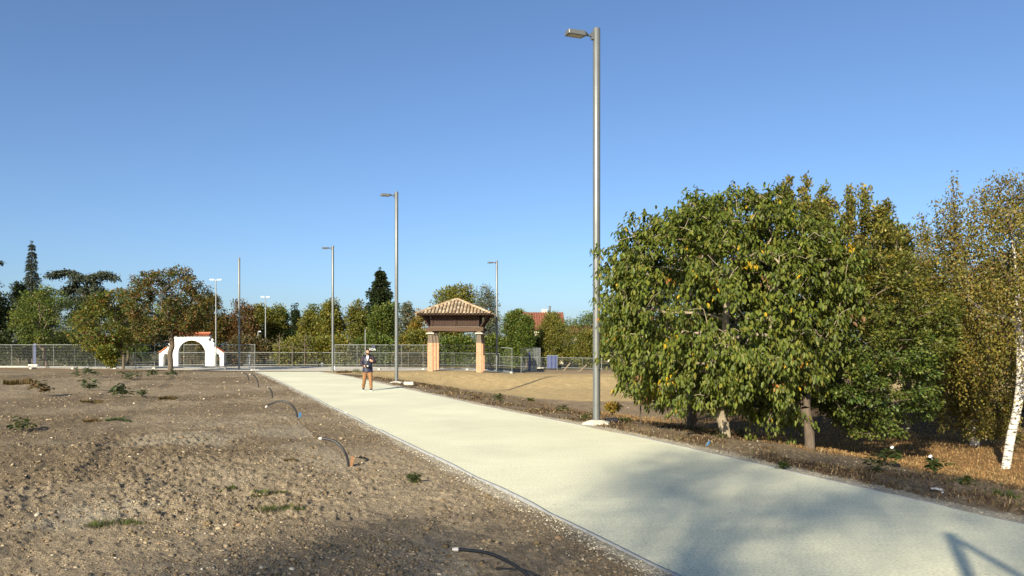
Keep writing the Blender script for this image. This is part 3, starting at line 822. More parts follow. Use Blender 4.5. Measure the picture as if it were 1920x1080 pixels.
small_leaf_tree('birch_tree', 'second birch behind the leaning one, its straight trunk half hidden by low golden sprays', 'birch', b4,
    [(1695, 520), (1710, 440), (1750, 420), (1800, 430), (1850, 470), (1885, 560), (1885, 680), (1868, 770), (1840, 815), (1800, 812), (1775, 770), (1745, 690), (1705, 610)],
    d4, 2.1, smooth_poly([[0, 0, -.1], W4(1828, 790), W4(1832, 720), W4(1862, 640), W4(1845, 580), W4(1812, 525), W4(1790, 490)], 22),
    650, 64, .08, .062, GOLD_BIRCH, 62, trunk_r=.13, bark='birch', hang=1.0, r_tip=.004, thin=.36, extra=(170, 1762, 1866, 670, 790), up=.15)
# shaded neighbour behind the broadleaf tree
b5 = ground_at(1297, 805); d5 = b5[1] + .4
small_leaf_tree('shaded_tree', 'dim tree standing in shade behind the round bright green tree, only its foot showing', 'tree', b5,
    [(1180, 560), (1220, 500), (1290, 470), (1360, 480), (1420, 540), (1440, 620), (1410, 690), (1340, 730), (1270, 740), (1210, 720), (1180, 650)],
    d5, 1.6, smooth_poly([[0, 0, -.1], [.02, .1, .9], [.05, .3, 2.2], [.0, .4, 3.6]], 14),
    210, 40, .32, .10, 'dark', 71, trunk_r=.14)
# russet shrubs left of the broadleaf tree, under its edge
def shrub(name, label, cat, px0, px1, yt, yb, d, pal, n=60, per=50, leaf=.06, spread=.2, seed=5, group=None, lumps=5, depth=.9, stem_r=.02, droop=.1, stems=5, mat='leaf', off=0):
    r = np.random.default_rng(seed)
    bx = X((px0 + px1) / 2, d); z0 = h(bx, d)
    half = np.array([(px1 - px0) * d / F / 2, (px1 - px0) * d / F / 2 * depth, (yb - yt) * d / F / 2])
    ctr = np.array([0, 0, Z((yt + yb) / 2, d) - z0])
    tips = ctr + lumpy_tips(n, np.maximum(half - spread * .6, half * .4), r, lumps); tips[:, 2] = np.maximum(tips[:, 2], .06)
    root = tree_root(name, label, cat, (bx, d, z0), group)
    trunk = np.array([[0, 0, -.05], [0, 0, .05], [0, 0, max(.12, ctr[2] * .5)]])
    P, par = skeleton(trunk, tips, seed, up=.1, seg=max(.12, spread), pen=1.2)
    v, q = limb_mesh(P, par, stem_r, .004, k=5); mesh_np('stems', v, q, M['bark'], root)
    v, f, c = bushy_leaves(tips, per, spread, leaf, pal, r, droop=droop, centre=ctr - [0, 0, half[2] * .5])
    v[:, 2] = np.maximum(v[:, 2], .01 + (v[:, 0] * 7 % 1) * .03)
    mesh_np('foliage', v, f, M[mat], root, col=c); return root
shrub('shrub', 'russet-gold shrub under the low edge of the round bright green tree', 'shrub', 1140, 1262, 652, 775, 21.5, ([(.20, .125, .025), (.26, .15, .03), (.13, .105, .022), (.10, .10, .02)], [.3, .25, .25, .2]), 90, 70, .085, .24, 81)
shrub('shrub', 'low yellowish bramble right behind the concrete foot of the tallest lamp post', 'shrub', 1124, 1172, 752, 772, 21.0, ([(.28, .20, .03), (.22, .13, .03), (.15, .13, .03)], [.4, .3, .3]), 26, 40, .06, .12, 82)

# woods behind the trees of the right side
WOODS = 'shady trees closing the view behind the birches'
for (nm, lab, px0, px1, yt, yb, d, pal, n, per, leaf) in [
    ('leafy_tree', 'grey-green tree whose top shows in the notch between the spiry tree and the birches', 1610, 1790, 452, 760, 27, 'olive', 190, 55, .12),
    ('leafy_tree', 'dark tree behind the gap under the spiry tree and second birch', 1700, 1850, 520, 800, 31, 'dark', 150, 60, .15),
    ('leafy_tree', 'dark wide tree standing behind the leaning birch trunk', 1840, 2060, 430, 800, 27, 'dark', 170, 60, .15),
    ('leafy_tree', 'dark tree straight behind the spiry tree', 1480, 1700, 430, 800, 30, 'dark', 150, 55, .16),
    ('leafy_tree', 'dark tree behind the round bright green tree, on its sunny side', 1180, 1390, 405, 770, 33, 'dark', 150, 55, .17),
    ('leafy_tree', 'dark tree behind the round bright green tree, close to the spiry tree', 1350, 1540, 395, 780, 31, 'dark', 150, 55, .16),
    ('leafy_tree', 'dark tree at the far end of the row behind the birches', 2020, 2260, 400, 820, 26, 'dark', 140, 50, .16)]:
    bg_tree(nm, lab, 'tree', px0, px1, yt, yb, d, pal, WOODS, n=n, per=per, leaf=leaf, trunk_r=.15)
for k, (px0, px1, yt, yb, d, lab) in enumerate([(1250, 1480, 690, 800, 38, 'dark hedge at ground level behind the round bright green tree'), (1440, 1700, 680, 800, 37, 'dark hedge at ground level behind the spiry tree'),
        (1660, 1900, 670, 805, 36, 'dark hedge at ground level behind the two birch trunks'), (1860, 2150, 660, 815, 35, 'dark hedge running out of the picture behind the leaning birch')]):
    shrub('hedge', lab, 'hedge', px0, px1, yt, yb, d, 'dark', 110, 60, .17, .6, 90 + k, 'hedges behind the trees', lumps=9, depth=.4)
bg_tree('cedar_tree', 'hazy blue-green cedar whose flat bough peeps over the spiry tree', 'conifer', 1640, 1720, 412, 560, 62, 'cedar', None, n=90, per=50, leaf=.22, lumps=6, trunk_r=.2)

# ------------------------------------------------------------------ street lamps
NOR = (-CA, -K * CA)      # towards the path
def lamp(label, px, py, d, Hh, rad, head=True, base=True, hl=.52, far=False):
    x = X(px, d); z = h(x, d)
    t = empty('street_lamp', (x, d, z)); tag(t, label, 'street lamp', 'tall street lamps along the path' if head else None)
    m = MB(); m.tube([(0, 0, 0), (0, 0, Hh * .5), (0, 0, Hh - .012), (0, 0, Hh)], [rad, rad, rad, rad * .9], 20); p = m.build('pole', M['galv'], t, smooth=True)
    if base:
        b = MB(); n = 6
        ring = lambda r, zz: [(r * math.cos(R(60 * i + 15)) * 1.05, r * math.sin(R(60 * i + 15)) * .95, zz) for i in range(n)]
        v = ring(.36, -.15) + ring(.34, .05) + ring(.14, .11)
        f = [tuple(range(n))[::-1]] + [(i, (i + 1) % n, n + (i + 1) % n, n + i) for i in range(n)] + [(n + i, n + (i + 1) % n, 2 * n + (i + 1) % n, 2 * n + i) for i in range(n)] + [tuple(range(2 * n, 3 * n))]
        b.add(v, f); b.build('concrete_base', M['concrete'], t, bevel=.012)
        c = MB(); c.tube([(0, 0, .10), (0, 0, .13)], [rad * 1.25, rad * 1.25], 16); c.build('collar', M['galv'], t, smooth=True)
    if head:
        hz = Hh - .20
        dx, dy = NOR; e = Vector((dx, dy, 0)); s = Vector((-dy, dx, 0)); Mx = Matrix((s, e, Vector((0, 0, 1)))).transposed()
        a = MB(); a.box(e * (rad + .025) + Vector((0, 0, hz)), (.09, .05, .17), Mx)
        a.tube([e * (rad + .04) + Vector((0, 0, hz)), e * (rad + .20) + Vector((0, 0, hz + .01))], .026, 10); a.build('bracket_arm', M['steel_dark'], t, smooth=True)
        hb = MB(); c0 = rad + .16
        prof = [(0, .05, .028, -.012), (.09, .115, .052, -.05), (.12, .125, .058, -.062), (hl, .125, .048, -.062), (hl + .012, .118, .04, -.055)]
        vs = []
        for u, w, zt, zb in prof:
            for sx, zz in ((-1, zb), (1, zb), (1, zt * .55), (.72, zt), (-.72, zt), (-1, zt * .55)): vs.append(e * (c0 + u) + s * (w * sx) + Vector((0, 0, hz + .01 + zz)))
        fs = [tuple(range(6))[::-1]] + [(6 * i + j, 6 * i + (j + 1) % 6, 6 * i + 6 + (j + 1) % 6, 6 * i + 6 + j) for i in range(4) for j in range(6)] + [tuple(range(24, 30))]
        hb.add(vs, fs); lh = hb.build('lamp_head', M['steel_dark'], t)
        g = MB(); g.box(e * (c0 + .13 + (hl - .15) / 2) + Vector((0, 0, hz - .055)), (.19, hl - .17, .006), Mx); g.build('lens', M['glass_lamp'], lh)
    return t
lamp('tallest grey lamp post in view, beside the round bright green tree', 1118.5, 795, 19.0, 9.45, .088)
lamp('grey lamp post behind the walking man, second tallest of the row', 743.5, 718, 39.4, 9.48, .088)
lamp('grey lamp post at the far end of the path edge, third tallest', 624, 697, 59.0, 9.35, .088, base=False)
lamp('thin grey lamp post right of the tiled granary', 931.5, 700, 65.9, 9.25, .088, base=False)
t = lamp('bare grey pole without any lamp head, between arch and path', 448.5, 692, 66.5, 9.35, .085, head=False, base=False)
t.name = 'bare_pole'; t['category'] = 'pole'

def twin_lamp(label, px, yt, d, hw, armless=False, single=False):
    x = X(px, d); z = h(x, d); Hh = Z(yt, d) - z
    t = empty('park_light', (x, d, z)); tag(t, label, 'park light', 'white-headed lights behind the far fence')
    m = MB(); m.tube([(0, 0, 0), (0, 0, Hh)], [.075, .055], 10); m.build('pole', M['galv_far'], t, smooth=True)
    for s in ((-1, 1) if not single else (1,)):
        a = MB(); a.tube([(0, 0, Hh - .03), (s * hw * .35, 0, Hh + .02)], .03, 6); a.box((s * hw * .65, 0, Hh + .03), (hw * .72, .26, .10), taper=(.9, .8)); a.build('lamp_head', M['white_paint'], t)
twin_lamp('two-armed white park light beside the dark red trees, near the arch', 405, 525, 84, .62)
twin_lamp('two-armed white park light in front of the green tree, right of the bare pole', 498, 557, 95, .52)
twin_lamp('short park light with one white head, between the bare pole and the two-armed light', 484, 622, 95, .36, single=True)

# odd things by the lamp feet
def loose_block(name, label, cat, px, py, s, mat, rz=.3, lift=.5):
    x, y, z = ground_at(px, py)
    m = MB(); m.box((0, 0, s[2] * lift), s, Matrix.Rotation(rz, 3, 'Z')); o = m.build(name, M[mat], bevel=min(s) * .12); o.location = (x, y, z)
    return tag(o, label, cat)
loose_block('concrete_block', 'loose pale concrete block lying just right of the second lamp post', 'block', 766, 722, (.46, .22, .16), 'concrete', .15)
x, y, z = ground_at(1137, 795)
m = MB(); m.tube([(-.14, 0, .07), (.14, .05, .07)], [.06, .075], 14); m.tube([(.14, .05, .07), (.19, .06, .068)], [.05, .045], 12)
o = m.build('drain_pipe', M['black_plastic'], smooth=True); o.location = (x + .13, y + .12, z); tag(o, 'short dark pipe stub lying against the foot of the tallest lamp post', 'pipe')
x, y, z = ground_at(626, 694)
m = MB(); m.tube([(0, 0, 0), (.02, 0, .08), (0, .02, .22), (.01, 0, .30), (0, 0, .34)], [.10, .15, .14, .09, .03], 10)
o = m.build('rubble_sack', M['white_paint'], smooth=True); o.location = (x, y, z); tag(o, 'small white sack standing at the foot of the third lamp post', 'sack')

M['peg_wood'] = mat_plain('peg_wood', (.26, .14, .065), .85, scale=8, amt=.25, bump=.1)
# ------------------------------------------------------------------ black conduits sticking out of the soil
def conduit(label, pts_px, py_base, px_base, rad, tape=True, coil_d=None, lean=0.0, sleeve=None):
    x0, d, z0 = ground_at(px_base, py_base)
    P = [Vector((X(px, d + dd) - x0, dd, Z(py, d + dd) - z0)) for px, py, dd in pts_px]
    sm = smooth_poly([tuple(p) for p in P], 22)
    t = empty('cable_conduit', (x0, d, z0)); tag(t, label, 'conduit', 'black conduits rising from the soil beside the path')
    cut = 2 if tape else 0
    m = MB(); m.tube([tuple(p) for p in sm[cut:]] if cut else [tuple(p) for p in sm], rad, 10); m.build('pipe', M['black_plastic'], t, smooth=True)
    if tape:
        m = MB(); m.tube([tuple(p) for p in sm[:cut + 1]], [rad * .75, rad * 1.12, rad * 1.15], 10); m.build('taped_end', M['white_tape'], t, smooth=True)
    if sleeve:
        m = MB(); a = Vector(sleeve[0]); m.box(tuple(a), sleeve[1], Matrix.Rotation(.25, 3, 'Y') @ Matrix.Rotation(.3, 3, 'Z')); m.build(sleeve[2], M[sleeve[3]], t)
    return t
conduit('nearest black conduit, arching down to the lower picture edge with a white taped end', [(848, 1030, -.02), (872, 1031, -.01), (915, 1037, 0), (955, 1054, 0), (985, 1075, 0), (1008, 1104, 0), (1016, 1135, .02)], 1110, 1016, .014)
conduit('black conduit with white end, second nearest, casting a thin shadow on the soil', [(598, 822, .1), (612, 823, .08), (630, 829, .04), (645, 845, 0), (652, 862, 0), (654, 880, 0)], 875, 653, .020, sleeve=((.05, .02, .06), (.05, .03, .20), 'wooden_peg', 'peg_wood'))
conduit('black conduit bent in a full bow with a blue sleeve at its foot', [(498, 764, .1), (508, 757, .08), (528, 752, .03), (545, 758, 0), (555, 771, 0), (558, 790, 0)], 785, 558, .022, sleeve=((.05, .02, .08), (.06, .035, .16), 'blue_sleeve', 'blue_plastic'))
conduit('small black conduit just beyond the bowed one', [(502, 726, 0), (506, 729, 0), (510, 737, 0), (511, 752, 0)], 748, 511, .024)
conduit('thin black conduit, next but one beyond the bowed one', [(468, 702, 0), (476, 704, 0), (482, 712, 0), (486, 730, 0)], 726, 486, .024)
conduit('farthest black conduit, near the end of the path', [(453, 699, 0), (460, 700, 0), (465, 706, 0), (467, 716, 0)], 713, 467, .026, tape=True)

# ------------------------------------------------------------------ fences
def panel(label, a, b, hgt=2.0, feet=True, mid=True, group='tall site fence panels', wire=.0018, gap=.10, cat='fence panel', zoff=0.0, horiz=8, rail_r=.021, foot_mat='concrete'):
    """a, b: (px, distance) of its two posts"""
    ax, ay = X(a[0], a[1]), a[1]; bx, by = X(b[0], b[1]), b[1]
    az, bz = h(ax, ay) + zoff + .10, h(bx, by) + zoff + .10
    t = empty('fence_panel', (ax, ay, az - .10)); tag(t, label, cat, group)
    A = Vector((0, 0, .10)); B = Vector((bx - ax, by - ay, bz - az + .10)); up = Vector((0, 0, hgt))
    f = MB()
    f.tube([A - Vector((0, 0, .1)), A + up], rail_r, 8); f.tube([B - Vector((0, 0, .1)), B + up], rail_r, 8)
    f.tube([A + up - Vector((0, 0, .02)), B + up - Vector((0, 0, .02))], rail_r, 8); f.tube([A + Vector((0, 0, .06)), B + Vector((0, 0, .06))], rail_r, 8)
    if mid: f.tube([(A + B) / 2 + Vector((0, 0, .06)), (A + B) / 2 + up], rail_r * .9, 8)
    f.build('frame', M['galv_far'], t, smooth=True)
    w = MB(); L = (B - A).length; n = max(2, int(L / gap)); side = (B - A).normalized(); nrm = Vector((-side.y, side.x, 0))
    for i in range(1, n):
        p = A + (B - A) * (i / n); w.bar(p + Vector((0, 0, .06)), p + up - Vector((0, 0, .02)), wire * 2)
    for i in range(1, horiz):
        o = nrm * .006; zz = Vector((0, 0, .06 + (hgt - .08) * i / horiz)); w.bar(A + zz + o, B + zz + o, wire * 2)
    w.build('wire_mesh', M['galv_far'], t)
    if feet:
        m = MB(); m.box((B.x, B.y, B.z - .10 + .06), (.66, .24, .13), Matrix.Rotation(math.atan2(side.y, side.x) + math.pi / 2, 3, 'Z'), taper=(.94, .8)); m.build('foot_block', M[foot_mat], t, bevel=.01)
    return t
# left row
pts = [(-96, 69.5), (-17, 69), (62, 68.4), (140, 68), (218, 68), (290, 68.5)]
labs = ['fence panel entering the picture at its edge, left end of the row', 'fence panel left of the crooked small tree trunk', 'fence panel behind the crooked small tree trunk', 'fence panel behind the bushy yellow-green tree', 'fence panel left of the red-leaved tree trunk']
for k in range(5): panel(labs[k], pts[k], pts[k + 1])
panel('fence panel in front of the white arch', (345, 66.5), (424, 66))
panel('fence panel turned edgewise beside the bare pole, nearest the path entry', (424, 66), (478, 62.8))
# right row
pts = [(628, 66), (711.5, 66), (793.5, 66.3), (876, 66.4), (960, 65.4)]
labs = ['fence panel behind the walking man, starting at the third lamp post', 'fence panel between the walking man and the granary', 'fence panel behind the granary, under its beam', 'fence panel right of the granary, ending at a corner block']
for k in range(4): panel(labs[k], pts[k], pts[k + 1])
panel('fence panel seen edgewise, turning away behind the corner block', (977, 68), (1000, 73))
panel('fence panel leaning, farthest of the row that turns away', (1001, 73.5), (1013, 79))
# the lower fence behind
pts = [(250, 80), (293, 80), (336, 80), (379, 80), (422, 80), (465, 80), (508, 80), (551, 80), (594, 80), (637, 80), (680, 80), (723, 80.5), (766, 81), (809, 82), (852, 83), (895, 84), (937, 82), (977, 79), (1016, 77), (1054, 76), (1092, 75), (1128, 74)]
where = ['left of the white arch behind the red-leaved tree', 'beside the left flank of the white arch', 'before the left pier of the white arch', 'before the right pier of the white arch', 'behind the bare pole', 'at the left end of the open path entry', 'in the open path entry, behind the two-armed light', 'in the open path entry, behind the bare saplings',
         'in the open path entry, next to the third lamp post', 'straight behind the third lamp post', 'behind the walking man', 'just right of the walking man', 'behind the second lamp post', 'behind the left brick pillars of the granary', 'seen between the brick pillars of the granary', 'behind the right brick pillars of the granary', 'behind the thin lamp post right of the granary',
         'behind the fence corner block', 'left of the blue sheet', 'right of the blue sheet, at the wooden brace', 'at the far end by the second wooden brace']
for k in range(len(pts) - 1):
    panel('low mesh fence panel ' + where[k], pts[k], pts[k + 1], hgt=1.32 if k < 16 else 1.02, feet=False, mid=False, group='low mesh fence panels', gap=.14, horiz=6, rail_r=.024)
# leaning timber braces of the low fence
for lab, a, b in [('pale timber brace leaning on the low fence right of the blue sheet', (1056, 699, 73), (1069, 681, 73.8)), ('pale timber brace leaning on the low fence at its far end', (1086, 700, 72), (1100, 684, 72.8)),
                  ('long thin timber prop beside the right brick pillars of the granary', (909, 692, 70), (919, 661, 70.6)), ('short timber prop crossing behind the thin lamp post', (924, 695, 70), (918, 681, 70.5))]:
    x0, x1 = X(a[0], a[2]), X(b[0], b[2]); z0 = h(x0, a[2])
    m = MB(); m.bar((0, 0, -.05), (x1 - x0, b[2] - a[2], Z(b[1], b[2]) - z0), .11, .06); o = m.build('timber_brace', M['wood_pale']); o.location = (x0, a[2], z0); tag(o, lab, 'timber', 'timber braces at the fence')
# blue sheet in its frame
d = 75; x0 = X(1026, d); x1 = X(1045, d); z0 = h(x0, d); zt = Z(666, d) - z0
t = empty('sheeted_panel', (x0, d, z0)); tag(t, 'blue sheet stretched on a small frame at the low fence', 'barrier')
m = MB()
nx = 9
vs = [(i / nx * (x1 - x0), .03 * math.sin(i * 1.7) + dy, zz) for dy in (0, .012) for zz in (.12, zt - .04) for i in range(nx + 1)]
k = nx + 1; fs = []
for i in range(nx): fs += [(i, i + 1, k + i + 1, k + i), (2 * k + i + 1, 2 * k + i, 3 * k + i, 3 * k + i + 1)]
m.add(vs, fs); m.build('sheet', M['blue_sheet'], t)
m = MB(); m.tube([(0, .05, -.1), (0, .05, zt)], .03, 8); m.tube([(x1 - x0, .05, -.1), (x1 - x0, .05, zt)], .03, 8); m.tube([(0, .05, zt - .03), (x1 - x0, .05, zt - .03)], .025, 8); m.build('frame', M['galv_far'], t)
# narrow blue sheet hung on the left fence and one on the edgewise panel
for lab, px, w_, y0, y1, d in [('narrow grey-blue sheet hanging beside a fence post left of the crooked trunk', 66.5, 5, 644, 683, 68.9), ('narrow dark blue sheet on the edgewise fence panel', 993, 4.2, 660, 695, 71.0)]:
    x = X(px, d); z = h(x, d); m = MB(); ww = w_ * d / F
    m.box((0, 0, (Z(y0, d) + Z(y1, d)) / 2 - z), (ww, .03, Z(y0, d) - Z(y1, d)), taper=(.9, 1)); o = m.build('hung_sheet', M['blue_sheet']); o.location = (x, d - .1, z); tag(o, lab, 'sheet', 'hung blue sheets')
M['white_cloth'] = mat_plain('white_cloth', (.5, .52, .5), .8, scale=5, amt=.05, bump=0)
# the small banner on the fence behind the man
d = 65.9
bx = X(699, d); bz = Z(651.8, d)
t = empty('banner', (bx, d - .06, bz)); tag(t, 'tiny navy banner with white letters on the fence above the walking man', 'sign')
m = MB(); m.box((.05, 0, .06), (.30, .012, .22)); m.build('board', M['navy'], t)
fc = bpy.data.curves.new('lettering', 'FONT'); fc.body = 'VOA'; fc.size = .27; fc.align_x = 'CENTER'; fc.extrude = .004; fc.offset = .006
fo = bpy.data.objects.new('tmp', fc); C.objects.link(fo)
me = bpy.data.meshes.new_from_object(fo.evaluated_get(bpy.context.evaluated_depsgraph_get())); bpy.data.objects.remove(fo)
me.materials.clear(); me.materials.append(M['white_cloth'])
lo = link(bpy.data.objects.new('lettering', me), t); lo.rotation_euler = (R(90), 0, 0); lo.location = (-.02, -.02, -.235)
# yield sign behind the fence corner
d = 92; x = X(1017, d); z = h(x, d)
t = empty('road_sign', (x, d, z)); tag(t, 'white inverted triangle sign peeping over the fence corner', 'sign')
m = MB(); m.tube([(0, 0, 0), (0, 0, Z(658, d) - z)], .03, 8); m.build('post', M['galv_far'], t)
m = MB(); zz = Z(656, d) - z; m.add([(-.24, -.04, zz + .2), (.24, -.04, zz + .2), (0, -.04, zz - .2), (-.24, -.06, zz + .2), (.24, -.06, zz + .2), (0, -.06, zz - .2)], [(0, 1, 2), (5, 4, 3), (0, 3, 4, 1), (1, 4, 5, 2), (2, 5, 3, 0)]); m.build('sign_plate', M['white_paint'], t)
# thin flagpole-like post behind the man
d = 86; x = X(685, d); z = h(x, d); m = MB(); m.tube([(0, 0, -.1), (0, 0, Z(617, d) - z)], [.06, .05], 8); o = m.build('thin_post', M['galv_far'], smooth=True); o.location = (x, d, z); tag(o, 'thin pale post standing behind the fence just left of the man\'s head', 'post')
# small white marker posts behind the fences
for lab, px, y0, y1, d in [('small white marker post in the open path entry', 604, 680, 688, 76), ('white garden lantern on a post before the fence near the bare pole', 468, 665, 688, 70)]:
    x = X(px, d); z = h(x, d); zt = Z(y0, d) - z; m = MB(); m.tube([(0, 0, -.1), (0, 0, zt - .12)], .04, 8); m.tube([(0, 0, zt - .18), (0, 0, zt - .12), (0, 0, zt - .04), (0, 0, zt)], [.05, .11, .11, .04], 10); o = m.build('marker_post', M['white_paint'], smooth=True); o.location = (x, d, z); tag(o, lab, 'marker')
# pale blocks and kerbs at the fence feet
for lab, px, py, s in [('long pale kerb stone at the left picture edge under the fence', 20, 689.5, (3.4, .3, .18)), ('pale concrete block left of the crooked trunk', 64, 687.5, (.9, .5, .26)), ('flat dark plank lying on the cross road near the bare pole', 383, 690, (.5, .2, .07)), ('dark flat plate lying on the road in the open path entry', 520, 688.5, (.5, .3, .05)), ('white kerb stone right of the crooked trunk', 133, 686.5, (1.4, .3, .2))]:
    loose_block('kerb_block' if 'dark' not in lab else 'plank', lab, 'block' if 'dark' not in lab else 'plank', px, py, s, 'concrete' if 'dark' not in lab else 'wood_grey', .02, .4)

# ------------------------------------------------------------------ the raised granary
def granary():
    d0 = 62.0; x0 = X(853.5, d0); z0 = -.24
    t = empty('granary', (x0, d0 + 2.2, z0), R(-1.5)); tag(t, 'dark wooden granary raised on brick pillars under a buff tiled roof', 'granary')
    # local: x along the front, y depth (-2.2 front)
    W = 1.9; zb = 2.27; zc = 2.97
    for r_, yy in enumerate((-2.0, 0.0, 2.0)):
        for sx in (-1, 1):
            m = MB(); m.box((sx * W, yy, zb / 2 - .1), (.41, .41, zb + .2)); p = m.build('brick_pillar', M['brick'], t)
            m = MB(); m.box((sx * W, yy, zb + (zc - zb) / 2), (.42, .42, zc - zb), taper=(.62, .62)); m.build('tapered_post', M['wood_grey'], p)
            m = MB(); m.box((sx * W, yy, zc + .045), (.60, .60, .09)); m.build('stone_cap', M['concrete'], p, bevel=.015)
            m = MB(); m.box((sx * W, yy, zc + .15), (.34, .44, .125)); m.build('bearing_block', M['wood_grey'], p)
    zb0 = zc + .21; 
    for yy in (-2.05, 2.05):
        m = MB(); n = 9
        pts = [(-2.25 + 4.5 * i / (n - 1), yy, zb0 + .15 + .025 * math.sin(i * .9)) for i in range(n)]
        for i in range(n - 1): m.bar(pts[i], (pts[i + 1][0] + .0, pts[i + 1][1], pts[i + 1][2]), .30, .30)
        m.build('beam', M['wood_beam'], t)
    for sx in (-1, 1):
        m = MB(); m.box((sx * 1.92, 0, zb0 + .12), (.28, 3.8, .26)); m.build('beam', M['wood_beam'], t)
    zf = zb0 + .30; zw = 4.62
    m = MB(); m.box((0, 0, zf + .04), (3.9, 4.1, .07)); m.build('floor_deck', M['wood_grey'], t)
    # plank walls
    r = random.Random(3)
    for nm, a, b in (('front', (-1.82, -1.95), (1.82, -1.95)), ('back', (1.82, 1.95), (-1.82, 1.95)), ('side', (1.82, -1.95), (1.82, 1.95)), ('side', (-1.82, 1.95), (-1.82, -1.95))):
        m = MB(); n = 18; A = Vector((*a, 0)); B = Vector((*b, 0)); D = (B - A); nn = Vector((D.y, -D.x, 0)).normalized(); Mx = Matrix((D.normalized(), nn, Vector((0, 0, 1)))).transposed()
        for i in range(n):
            c = A + D * ((i + .5) / n) + nn * r.uniform(-.006, .006)
            m.box((c.x, c.y, (zf + .08 + zw) / 2), (D.length / n - .012, .05, zw - zf - .08), Mx)
        w = m.build('plank_wall', M['wood_dark'], t)
        m = MB()
        for f in (0, .5, 1):
            c = A + D * f + nn * .045; m.box((c.x, c.y, (zf + .08 + zw) / 2), (.12, .06, zw - zf - .10), Mx)
        for f0, f1 in ((.015, .07), (.51, .575)):
            p = A + D * f0 + nn * .05; q_ = A + D * f1 + nn * .055; m.bar((p.x, p.y, zf + .12), (q_.x, q_.y, zw - .05), .06, .05)
        m.build('wall_posts', M['wood_dark'], w)
    # diagonal struts under the eaves at the two ends
    for sx in (-1, 1):
        for yy in (-1.85, -1.1, -.37, .37, 1.1, 1.85):
            m = MB(); m.bar((sx * 1.98, yy, zf - .02), (sx * 2.62, yy * 1.12, zw - .08), .10, .09); m.build('eave_strut', M['wood_dark'], t)
    # roof: hipped pyramid
    e = 2.86; ez = 4.50; az = 5.76
    m = MB(); th = .09
    A = [(-e, -e, ez), (e, -e, ez), (e, e, ez), (-e, e, ez), (0, 0, az)]; Bq = [(x * .985, y * .985, z - th) for x, y, z in A]
    m.add(A + Bq, [(0, 1, 4), (1, 2, 4), (2, 3, 4), (3, 0, 4), (6, 5, 9), (7, 6, 9), (8, 7, 9), (5, 8, 9), (1, 0, 5, 6), (2, 1, 6, 7), (3, 2, 7, 8), (0, 3, 8, 5)])
    rf = m.build('roof', M['wood_dark'], t)
    T = MB(); sl = math.hypot(e, az - ez); r = random.Random(9)
    pal = [(.37, .28, .17), (.43, .34, .215), (.33, .225, .13), (.31, .25, .16), (.47, .39, .265), (.27, .20, .125)]
    def tile(p0, p1, ra, rb, across, nrm, c, seg=5):
        vs = []
        for p, rr_ in ((p0, ra), (p1, rb)):
            for i in range(seg + 1):
                a = math.pi * i / seg; vs.append(Vector(p) + across * (math.cos(a) * rr_) + nrm * (math.sin(a) * rr_ * .85 + .005))
        fs = [(i, i + 1, seg + 2 + i, seg + 1 + i) for i in range(seg)]; vs2 = [v - nrm * .018 for v in vs]
        k = len(vs); fs2 = [tuple(k + q for q in reversed(f)) for f in fs] + [(i, k + i, k + i + 1, i + 1) for i in range(seg)]
        T.add(vs + vs2, fs + fs2, c)
    for q in range(4):
        Rz = Matrix.Rotation(q * math.pi / 2, 3, 'Z'); ac = Rz @ Vector((1, 0, 0)); up = (Rz @ Vector((0, e, az - ez))).normalized(); nr_ = ac.cross(up).normalized()
        n = 21; sp = 2 * e / n
        for i in range(n):
            u = -e + sp * (i + .5); Lmax = sl * (1 - abs(u) / e) + .05; s = -.10
            while s < Lmax - .05:
                s1 = min(s + .44, Lmax)
                b0 = Rz @ Vector((u, -e, ez)) + up * s + nr_ * (.028 + r.uniform(0, .006)); b1 = Rz @ Vector((u, -e, ez)) + up * s1 + nr_ * .012
                cc = r.choice(pal); f = r.uniform(.8, 1.15)
                tile(b0, b1, .118, .095, ac, nr_, tuple(v * f for v in cc)); s += .36
        # hip tiles
        a0 = Rz @ Vector((-e, -e, ez)); a1 = Vector((0, 0, az)); dd = (a1 - a0); L = dd.length; dd.normalize(); acr = dd.cross(Vector((0, 0, 1))).normalized(); hn = acr.cross(dd)
        s = -.05
        while s < L - .1:
            cc = r.choice(pal); tile(a0 + dd * s + hn * .06, a0 + dd * min(s + .45, L) + hn * .04, .14, .11, acr, hn, tuple(v * 1.1 for v in cc)); s += .37
    T.tube([(0, 0, az), (0, 0, az + .13)], [.13, .06], 8, col=pal[4])
    T.build('clay_tiles', M['tile'], rf)
granary()

